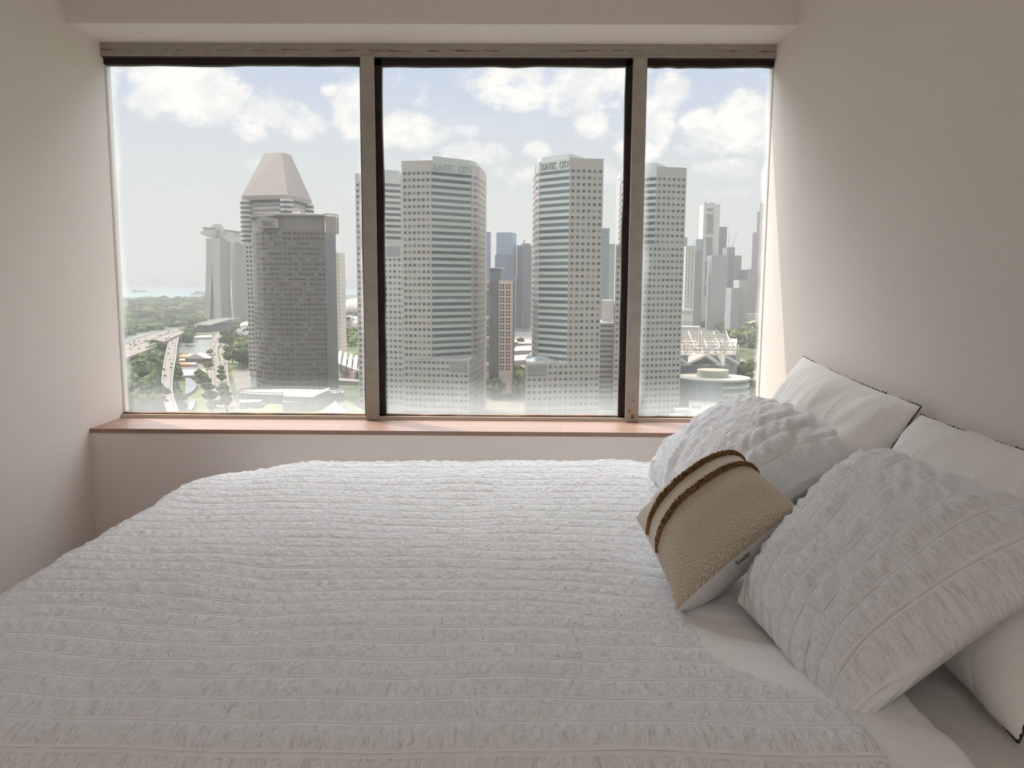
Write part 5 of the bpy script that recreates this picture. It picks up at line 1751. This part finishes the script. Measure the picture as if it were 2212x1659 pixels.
# marquees and sheds on the works yard
def marquee():
    g = gr(430, 784, ZG); x, y = g[0], g[1]
    r = empty('marquee', (x, y, ZG)); tag(r, 'white marquee with a ridge roof on the works yard', 'tent')
    w, d, h = 13, 9, 6
    b = MB(); b.prism([(x - w, y - d), (x + w, y - d), (x + w, y + d), (x - w, y + d)], ZG, ZG + h); b.build('side', mat('marquee_dark', (0.2, 0.18, 0.17)), r)
    b = MB(); b.prism([(x - w - 1, y - d - 1), (x + w + 1, y - d - 1), (x + w + 1, y + d + 1), (x - w - 1, y + d + 1)], ZG + h, ZG + h + 6, top=[(x - .3, y - d), (x + .3, y - d), (x + .3, y + d), (x - .3, y + d)]); b.build('roof', mat('marquee_white', (0.48, 0.46, 0.44)), r)
    for k, (px, py, w_, d_, h_, c_) in enumerate(((405, 775, 8, 6, 3, 0), (398, 792, 9, 4, 3, 0), (412, 792, 7, 4, 3, 1), (400, 783, 6, 5, 3, 2), (418, 772, 6, 4, 2.5, 1))):
        g = gr(px, py, ZG)
        b = MB(); b.box((g[0], g[1], ZG + h_ / 2), (w_ * 2, d_ * 2, h_), 0); b.prism([(g[0] - w_ - .4, g[1] - d_ - .4), (g[0] + w_ + .4, g[1] - d_ - .4), (g[0] + w_ + .4, g[1] + d_ + .4), (g[0] - w_ - .4, g[1] + d_ + .4)], ZG + h_, ZG + h_ + 2, 0, top=[(g[0] - w_, g[1]), (g[0] + w_, g[1]), (g[0] + w_, g[1] + .1), (g[0] - w_, g[1] + .1)])
        o = b.build('site_shed', [mat('orange_tarp', (0.62, 0.30, 0.16)), mat('grey_tarp', (0.42, 0.44, 0.46)), mat('tan_tarp', (0.55, 0.42, 0.28))][c_])
        tag(o, ['orange shed nearest the river on the works yard', 'orange shed at the near left corner of the works yard', 'grey shed in front of the white marquee', 'tan shed at the middle of the works yard', 'grey shed behind the white marquee by the river'][k], 'shed')
    P = [gr(x_, y_, ZG + 5) for x_, y_ in ((391, 799), (443, 797), (443, 809), (390, 812))]
    b = MB(); b.prism(ccw([(p[0], p[1]) for p in P]), ZG, ZG + 5); tag(b.build('flat_roof_hall', mat('hall_white', (0.40, 0.385, 0.36))), 'flat white roofed hall between works yard and lawn', 'building')
    # curved grandstands on the lawn
    for k, (c, ang0, R, lab) in enumerate((((401, 846), 0, 1, 'striped fan shaped canopy on the lawn, larger of the two'), ((401, 884), 1, 1, 'striped fan shaped canopy on the lawn, smaller and nearer'))):
        r = empty('lawn_canopy', gr(c[0], c[1], ZG)); tag(r, lab, 'canopy')
        pts = [(400, 815), (409, 816), (418, 822), (425, 832), (421, 840), (412, 847), (401, 852)] if k == 0 else [(404, 866), (414, 862), (423, 862), (421, 874), (414, 886), (400, 886), (400, 876)]
        Q = [gr(x_, y_, ZG + 3) for x_, y_ in pts]
        b = MB(); b.prism(ccw([(p[0], p[1]) for p in Q]), ZG + 2.2, ZG + 3); b.build('roof', grid_mat('stripe_roof%d' % k, (0.10, 0.115, 0.14), (0.045, 0.055, 0.075), 9, 3.2, 1, .5), r)
        b = MB()
        for p in Q: b.bar((p[0], p[1], ZG), (p[0], p[1], ZG + 2.3), .3)
        b.build('post', mat('post_grey', (0.3, 0.3, 0.3)), r)
marquee()

# ------------------------------------------------------------------ domes seen right of the dark tower
def domes():
    for k, (px, py, Y_, rx, rz, lab) in enumerate(((772, 672, 2000, 46, 32, 'ribbed shell dome right of the thin pale tower, the farther one'), (760, 712, 1560, 36, 26, 'smooth white shell dome with an open mouth, the nearer one'))):
        c = at(px, py, Y_); r = empty('shell_dome', (c[0], Y_, ZG)); tag(r, lab, 'dome')
        b = MB()
        N_, M_ = 24, 8
        def pt(i, j):
            t = 2 * PI * i / N_; e = PI / 2 * j / M_
            sc = 1 + (.04 if (i % 2 and k == 0) else 0)
            return (c[0] + rx * sc * math.cos(t) * math.cos(e), Y_ + rx * 1.4 * sc * math.sin(t) * math.cos(e), c[2] + rz * math.sin(e) ** 1.0)
        for i in range(N_):
            for j in range(M_):
                b.face([pt(i, j), pt(i + 1, j), pt(i + 1, j + 1), pt(i, j + 1)], (i + j) % 2 if k == 0 else 0)
        b.build('shell', [mat('dome_white', (0.46, 0.44, 0.41)), mat('dome_grey', (0.45, 0.45, 0.44))], r, smooth=(k == 1))
        ring = [(c[0] + rx * .97 * math.cos(t), Y_ + rx * 1.35 * math.sin(t)) for t in np.linspace(0, 2 * PI, 25)[:-1]]
        b = MB(); b.prism(ring, ZG, c[2] + 1); b.build('drum', mat('drum_dark', (0.25, 0.27, 0.26)), r)
        if k == 1:
            q = at(750, 692, Y_ - 40); b = MB(); b.bar((q[0], Y_ - 52, q[2]), (q[0], Y_ - 10, q[2]), 8, n=12); b.build('mouth', mat('dome_white', (0.46, 0.44, 0.41)), r)
            q = at(751, 688, Y_ - 54); b = MB(); b.bar((q[0], Y_ - 54, q[2]), (q[0], Y_ - 40, q[2]), 3.2, n=10); b.build('mouth_opening', DARK, r)
domes()
def sawtooth():
    Y_ = 820
    r = building('sawtooth_hall', gr(755, 830, ZG), 'pink hall with white saw tooth roof left of the mullion')
    PK = mat('hall_pink', (0.52, 0.38, 0.34), .85)
    p = [xy(728, Y_), xy(762, Y_ - 30), xy(800, Y_ + 10), xy(800, Y_ + 120), xy(728, Y_ + 120)]
    z1 = ztop(750, 796, Y_)
    b = MB(); b.prism(ccw(p), ZG, z1); b.build('wall', PK, r)
    b = MB(); 
    q = [xy(728, Y_ - 40), xy(790, Y_ - 50), xy(790, Y_ - 10), xy(728, Y_)]
    b.prism(ccw(q), ZG, ztop(750, 822, Y_ - 40)); b.build('lower_wing', mat('hall_dark_pink', (0.34, 0.29, 0.28)), r)
    for k in range(5):
        x0 = 726 + k * 11.5
        a, c = at(x0, 783 + k * 4.5, Y_ - 14 - 3 * k), at(x0 + 10, 787 + k * 4.5, Y_ - 17 - 3 * k)
        d, e = at(x0 + 7, 757 + k * 3, Y_ + 50), at(x0 + 13, 759 + k * 3, Y_ + 50)
        b = MB(); b.face([a, c, e, d]); b.face([c, (c[0], c[1] + 2, c[2] - 9), (e[0], e[1] + 2, e[2] - 9), e], 1)
        b.face([a, (a[0], a[1], a[2] - 6), (c[0], c[1], c[2] - 6), c])
        b.face([d, (d[0], d[1], d[2] - 9), (a[0], a[1], a[2] - 9), a], 1)
        b.build('saw_tooth', [mat('tooth_white', (0.40, 0.37, 0.35)), mat('tooth_glass', (0.25, 0.26, 0.27))], r)
sawtooth()

# ------------------------------------------------------------------ podium roofs in the foreground
def podium():
    zr = ZG + 17
    r = building('podium', gr(640, 900, ZG), 'green roofed podium with white plant walls at the foot of the dark tower')
    WH = mat('podium_white', (0.30, 0.30, 0.295), .8); GY = mat('podium_grey', (0.30, 0.325, 0.33), .8)
    base = ccw([tuple(gr(x, y, zr)[:2]) for x, y in ((518, 872), (560, 852), (705, 845), (760, 870), (850, 930), (850, 990), (500, 990))])
    b = MB(); b.prism(base, ZG, zr, 0, 1); b.build('roof_terrace', [GY, mat('terrace_grass', (0.20, 0.215, 0.10), .9, noise=.25, nscale=.05)], r)
    # curved drum roof
    cpt = gr(625, 846, zr + 6); n = 40
    ring = [(cpt[0] + 36 * math.cos(t), cpt[1] + 16 * math.sin(t)) for t in np.linspace(0, 2 * PI, n + 1)[:-1]]
    b = MB(); b.prism(ring, zr, zr + 6, 0, 1); b.build('drum_roof', [GY, mat('white_membrane', (0.33, 0.325, 0.315))], r)
    b = MB()
    for i in range(n):
        a, c = ring[i], ring[(i + 1) % n]
        b.bar((a[0], a[1], zr + 7.2), (c[0], c[1], zr + 7.2), .35); b.bar((a[0], a[1], zr + 6), (a[0], a[1], zr + 7.2), .2)
    b.build('drum_parapet', WH, r)
    def blk(pp, z0, z1, name='plant_block', m=GY):
        b = MB(); b.prism(ccw([tuple(gr(x, y, z1)[:2]) for x, y in pp]), z0, z1, 0, 1); b.build(name, [m, WH], r)
    blk([(612, 848), (672, 848), (712, 837), (712, 842), (674, 858), (612, 856)], zr, zr + 9)
    blk([(611, 862), (657, 862), (657, 868), (611, 868)], zr, zr + 6)
    blk([(517, 863), (565, 863), (565, 868), (517, 870)], ZG + 10, zr + 4, 'white_stair_block', WH)
    b = MB()
    for a, c in (((525, 870), (552, 893)), ((565, 876), (590, 862)), ((625, 893), (660, 876)), ((714, 861), (800, 905)), ((716, 866), (790, 908))):
        p, q = gr(*a, zr + .5), gr(*c, zr + .5); b.bar(p, q, .6)
    b.build('terrace_wall', WH, r)
    # pyramid skylight
    c0 = gr(722, 862, zr + 14)
    b = MB(); B_ = [gr(x, y, zr) for x, y in ((690, 893), (735, 893), (775, 915), (670, 915))]
    ap = tuple(gr(724, 866, zr + 10))
    for i in range(4): b.face([tuple(B_[i]), tuple(B_[(i + 1) % 4]), ap])
    b.build('pyramid_skylight', WH, r)
    # curved white canopy right of the drum
    cc = gr(716, 850, zr + 4)
    b = MB(); b.prism([(cc[0] + 9 * math.cos(t), cc[1] + 12 * math.sin(t)) for t in np.linspace(-PI / 2, PI / 2, 12)], zr, zr + 5, 0, 1); b.build('round_stair', [WH, GY], r)
podium()
# sloping glass canopy on the lower block of the lettered tower, seen beside it
def glass_canopy():
    r = empty('glass_canopy', at(1150, 785, 560)); tag(r, 'glass canopy roof on the corner of the lettered office tower block', 'canopy')
    Y_ = 562
    a = [at(1136, 775, Y_), at(1165, 770, Y_), at(1212, 776, Y_ - 6), at(1210, 783, Y_ - 12), at(1138, 783, Y_ - 10)]
    b = MB(); b.face(a); b.face([(p[0], p[1], p[2] - .4) for p in reversed(a)]); b.build('glass', mat('canopy_glass', (0.30, 0.36, 0.36), .15, .8), r)
    b = MB()
    for i in range(5): b.bar(a[i], a[(i + 1) % 5], .35)
    for t in np.linspace(.1, .9, 7):
        b.bar(a[0] * (1 - t) + a[1] * t, a[4] * (1 - t) + a[3] * t, .2)
    b.build('canopy_frame', mat('canopy_white', (0.75, 0.72, 0.70)), r)
    # low quay buildings behind
    for k, (p, z, lab) in enumerate(((((1100, 735), (1160, 733), (1160, 741), (1100, 743)), 6, 'long cream quay roof nearest the bay'), (((1105, 748), (1160, 746), (1160, 756), (1105, 758)), 7, 'pinkish low roof behind the pink slab'), (((1108, 768), (1160, 764), (1160, 776), (1108, 779)), 6, 'white low roof nearest the lettered tower canopy'))):
        Q = [gr(x, y, ZG + z) for x, y in p]
        b = MB(); b.prism(ccw([(q[0], q[1]) for q in Q]), ZG, ZG + z, 1, 0)
        tag(b.build('quay_building', [[mat('cream_roof', (0.64, 0.58, 0.48)), mat('pinkish_roof', (0.60, 0.53, 0.50)), mat('pale_roof', (0.62, 0.62, 0.60))][k], mat('quay_wall_brown', (0.3, 0.26, 0.24))]), lab, 'building')
glass_canopy()

# ------------------------------------------------------------------ convention hall with white trusses
def hall():
    r = building('convention_hall', gr(1530, 800, ZG), 'convention hall with white folded truss roof at the right')
    WT = mat('truss_white', (0.55, 0.53, 0.49), .6); GL = mat('hall_glass', (0.30, 0.33, 0.34), .4); TAN = mat('hall_tan', (0.38, 0.34, 0.29), .8)
    Yn, Yf = 640, 860
    zl = ztop(1500, 786, Yn)
    pts = [(1400, 785), (1440, 758), (1485, 786), (1524, 768), (1562, 791), (1564, 768), (1597, 786)]
    front = [at(x, y, Yn + (6 if i % 2 else 0)) for i, (x, y) in enumerate(pts)]
    # walls
    p = [xy(1400, Yn + 10), xy(1560, Yn + 10), xy(1596, Yn + 30), xy(1600, Yf), xy(1400, Yf)]
    b = MB(); b.prism(ccw(p), ZG, ztop(1500, 792, Yn)); b.build('lower_wall', GL, r)
    p2 = [xy(1400, Yn + 16), xy(1596, Yn + 24), xy(1598, Yf), xy(1400, Yf)]
    b = MB(); b.prism(ccw(p2), ztop(1500, 792, Yn), ztop(1500, 758, Yn + 60), 0, 1); b.build('upper_wall', [GL, TAN], r)
    # zigzag fascia
    b = MB()
    for a, c in zip(front, front[1:]): b.bar(a, c, 1.25)
    b.build('zigzag_fascia', WT, r)
    # folded plates rising behind the zigzag
    b = MB()
    ridge = ztop(1500, 759, Yn + 30)
    for i in range(1, len(front) - 1, 1):
        a, c = front[i], front[i - 1]
        m_ = ((a[0] + c[0]) / 2, Yn + 34, ridge)
        b.face([tuple(c), tuple(a), m_], i % 2)
    b.build('folded_plate', [mat('plate_glass', (0.22, 0.23, 0.23), .4), mat('plate_tan', (0.34, 0.31, 0.27))], r)
    # trusses over the roof
    rs = random.Random(9)
    k = 0
    for j, (py, Y_, xr) in enumerate(((746, 670, 1597), (738, 705, 1592), (731, 740, 1584), (725, 780, 1576), (719, 820, 1568), (713, 850, 1560))):
        zt_ = ztop(1500, py, Y_); zb_ = zt_ - 7
        x0, x1 = xy(1405, Y_)[0], xy(xr, Y_)[0]
        n = 9
        b = MB()
        b.bar((x0, Y_, zb_ + 3), (x1, Y_, zb_ + 3), .5); b.bar((x0, Y_, zt_), (x1, Y_, zt_ - 1), .55)
        b.bar((x0, Y_ + 8, zb_), (x1, Y_ + 8, zb_), .5)
        for i in range(n):
            a, c = x0 + (x1 - x0) * i / n, x0 + (x1 - x0) * (i + 1) / n
            mid = (a + c) / 2
            b.bar((a, Y_, zb_ + 3), (mid, Y_, zt_), .4); b.bar((mid, Y_, zt_), (c, Y_, zb_ + 3), .4)
            b.bar((a, Y_ + 8, zb_), (mid, Y_, zt_), .35); b.bar((mid, Y_, zt_), (c, Y_ + 8, zb_), .35)
        b.build('roof_truss', WT, r)
    b = MB()
    for k in range(7):
        px = 1420 + k * 27
        a = at(px, 752, 660); c = at(px - 14, 716, 850)
        b.bar(a, c, .7)
    for px, py0, py1 in ((1511, 760, 706), (1518, 742, 716), (1485, 784, 742), (1556, 760, 738), (1566, 772, 722), (1596, 786, 744)):
        b.bar(at(px, py0, 690), at(px, py1, 690), .9)
    b.build('roof_spine', WT, r)
    b = MB()
    for t in (((1527, 748), (1527, 762), (1546, 755)), ((1562, 744), (1564, 756), (1578, 750)), ((1488, 745), (1488, 757), (1500, 752)), ((1542, 722), (1542, 730), (1566, 727)), ((1560, 719), (1561, 729), (1572, 722))):
        b.face([at(x, y, 668) for x, y in t])
    b.build('gusset_panel', mat('gusset_white', (0.84, 0.83, 0.82)), r)
    b = MB()
    p = [xy(1430, 880), xy(1512, 880), xy(1516, 900), xy(1430, 900)]
    b.prism(p, ZG, ztop(1480, 706, 880)); b.build('rear_fascia', mat('rear_grey', (0.45, 0.44, 0.43)), r)
hall()
def drum():
    zr = ZG + 29
    c = gr(1540, 814, zr); R = 27.0
    r = building('round_building', (c[0], c[1]), 'round building with a ring roof and curved storey bands at lower right')
    th = np.linspace(0, 2 * PI, 65)[:-1]
    def ring(k, kk=1.0): return [(c[0] + R * k * math.cos(t), c[1] + R * k * .92 * math.sin(t)) for t in th]
    b = MB(); b.prism(ring(.97), ZG, zr - 1.5, 0, 1); b.build('wall', [mat('drum_grey', (0.30, 0.33, 0.34), .6), PAVE], r)
    b = MB(); b.prism(ring(1.03), zr - 1.5, zr, 0, 1); b.build('roof_ring', [mat('ring_white', (0.5, 0.49, 0.46)), mat('ring_roof', (0.38, 0.36, 0.31))], r)
    for k in range(5):
        b = MB(); z = zr - 6.5 - 5.2 * k
        b.prism(ring(1.015), z, z + 2.0); b.build('storey_band', mat('band_grey', (0.56, 0.56, 0.55)), r)
    c2 = (c[0] + 0.5, c[1] + 3)
    b = MB(); b.prism([(c2[0] + 11.8 * math.cos(t), c2[1] + 11 * math.sin(t)) for t in th], zr, zr + 5.2, 0, 1); b.build('inner_drum', [mat('inner_drum_green', (0.46, 0.48, 0.44)), mat('terracotta_roof', (0.46, 0.34, 0.27))], r)
    # blank curved wall on the left third
    b = MB()
    L = [(c[0] + R * 1.02 * math.cos(t), c[1] + R * .94 * math.sin(t)) for t in np.linspace(PI * .95, PI * 1.52, 20)]
    for p, q in zip(L, L[1:]): b.face([(p[0], p[1], ZG), (q[0], q[1], ZG), (q[0], q[1], zr - 1.5), (p[0], p[1], zr - 1.5)])
    b.build('blank_wall', mat('blank_wall_grey', (0.36, 0.39, 0.40)), r)
    # lower annex with rooftop plant
    za = ZG + 14
    q = ccw([tuple(gr(x, y, za)[:2]) for x, y in ((1487, 850), (1540, 850), (1562, 905), (1490, 905))])
    r = building('annex', gr(1520, 880, ZG), 'low annex with rooftop plant in front of the round building')
    b = MB(); b.prism(q, ZG, za, 0, 1); b.build('wall', [mat('annex_wall', (0.45, 0.5, 0.47)), mat('annex_roof', (0.36, 0.375, 0.35))], r)
    for x, y, w, d, h, m in ((1520, 860, 13, 4, 3, 0), (1545, 885, 5, 6, 3, 1), (1532, 892, 6, 3, 3.5, 0), (1505, 880, 5, 6, 2, 1)):
        g = gr(x, y, za); b = MB(); b.box((g[0], g[1], za + h / 2), (w, d, h)); b.build('roof_plant', mat(('plant_white', 'plant_tan')[m], ((0.74, 0.73, 0.7), (0.62, 0.5, 0.42))[m]), r)
    g = gr(1470, 893, ZG + 10)
    for k, (x, y, w, h, lab) in enumerate(((1474, 885, 9, 16, 'small pale block left of the annex'), (1462, 898, 8, 14, 'small pale block at the window foot left of the annex'))):
        g = gr(x, y, ZG + h); b = MB(); b.box((g[0], g[1], ZG + h / 2), (w, 8, h)); b.box((g[0], g[1], ZG + h + .3), (w + .6, 8.6, .6))
        tag(b.build('rooftop_block', mat('block_pale', (0.66, 0.65, 0.60))), lab, 'building')
drum()

lr = empty('ceiling_fill_panel', (CEIL_FILL[0], CEIL_FILL[1], ZC)); tag(lr, 'added square fill light panel on the ceiling behind the viewer', 'lamp')  # made-up housing for the added ceiling fill light
b = MB()
for dx, dy, w, d in ((-.49, 0, .02, 1.0), (.49, 0, .02, 1.0), (0, -.49, 1.0, .02), (0, .49, 1.0, .02)):
    b.box((CEIL_FILL[0] + dx, CEIL_FILL[1] + dy, ZC - .035), (w, d, .07))
b.build('fill_panel_frame', mat('fill_panel_white', (0.8, 0.8, 0.8)), lr)
b = MB(); b.box((CEIL_FILL[0], CEIL_FILL[1], ZC - .004), (.96, .96, .008)); b.build('fill_panel_back', mat('fill_panel_white', (0.8, 0.8, 0.8)), lr)

lr = empty('wall_fill_panel', (WALL_FILL[0], Y0, WALL_FILL[2])); tag(lr, 'added wide fill light panel on the rear wall behind the viewer', 'lamp')  # made-up housing for the fill light added on the rear wall
b = MB()
for dx, dz, w, h in ((-.69, 0, .02, .6), (.69, 0, .02, .6), (0, -.29, 1.4, .02), (0, .29, 1.4, .02)):
    b.box((WALL_FILL[0] + dx, Y0 + .035, WALL_FILL[2] + dz), (w, .07, h))
b.build('fill_panel_frame', mat('fill_panel_white', (0.8, 0.8, 0.8)), lr)
b = MB(); b.box((WALL_FILL[0], Y0 + .004, WALL_FILL[2]), (1.36, .008, .56)); b.build('fill_panel_back', mat('fill_panel_white', (0.8, 0.8, 0.8)), lr)

# ------------------------------------------------------------------ haze over the city
b = MB(); b.prism([(-9000, 60), (9000, 60), (9000, 14000), (-9000, 14000)], ZG - 4, ZG + 330)
hz = b.build('haze', bpy.data.materials.new('sea_haze'))
hm = hz.data.materials[0]; hm.use_nodes = True; t = hm.node_tree; t.nodes.clear(); N = NT(t)
vs_ = N.n('ShaderNodeVolumeScatter', i_Density=HAZE * .60, i_Anisotropy=0.1); vs_.inputs['Color'].default_value = (1, .995, .98, 1)
va_ = N.n('ShaderNodeVolumeAbsorption', i_Density=HAZE * .40); va_.inputs['Color'].default_value = (0, 0, 0, 1)
ad_ = N.n('ShaderNodeAddShader', i_0=vs_.outputs[0], i_1=va_.outputs[0])
ou = N.n('ShaderNodeOutputMaterial'); t.links.new(ad_.outputs[0], ou.inputs['Volume'])
hm.cycles.homogeneous_volume = True
hz['kind'] = 'stuff'; hz['label'] = 'thin white haze over the city and the sea'; hz['category'] = 'haze'
hz.display_type = 'WIRE'
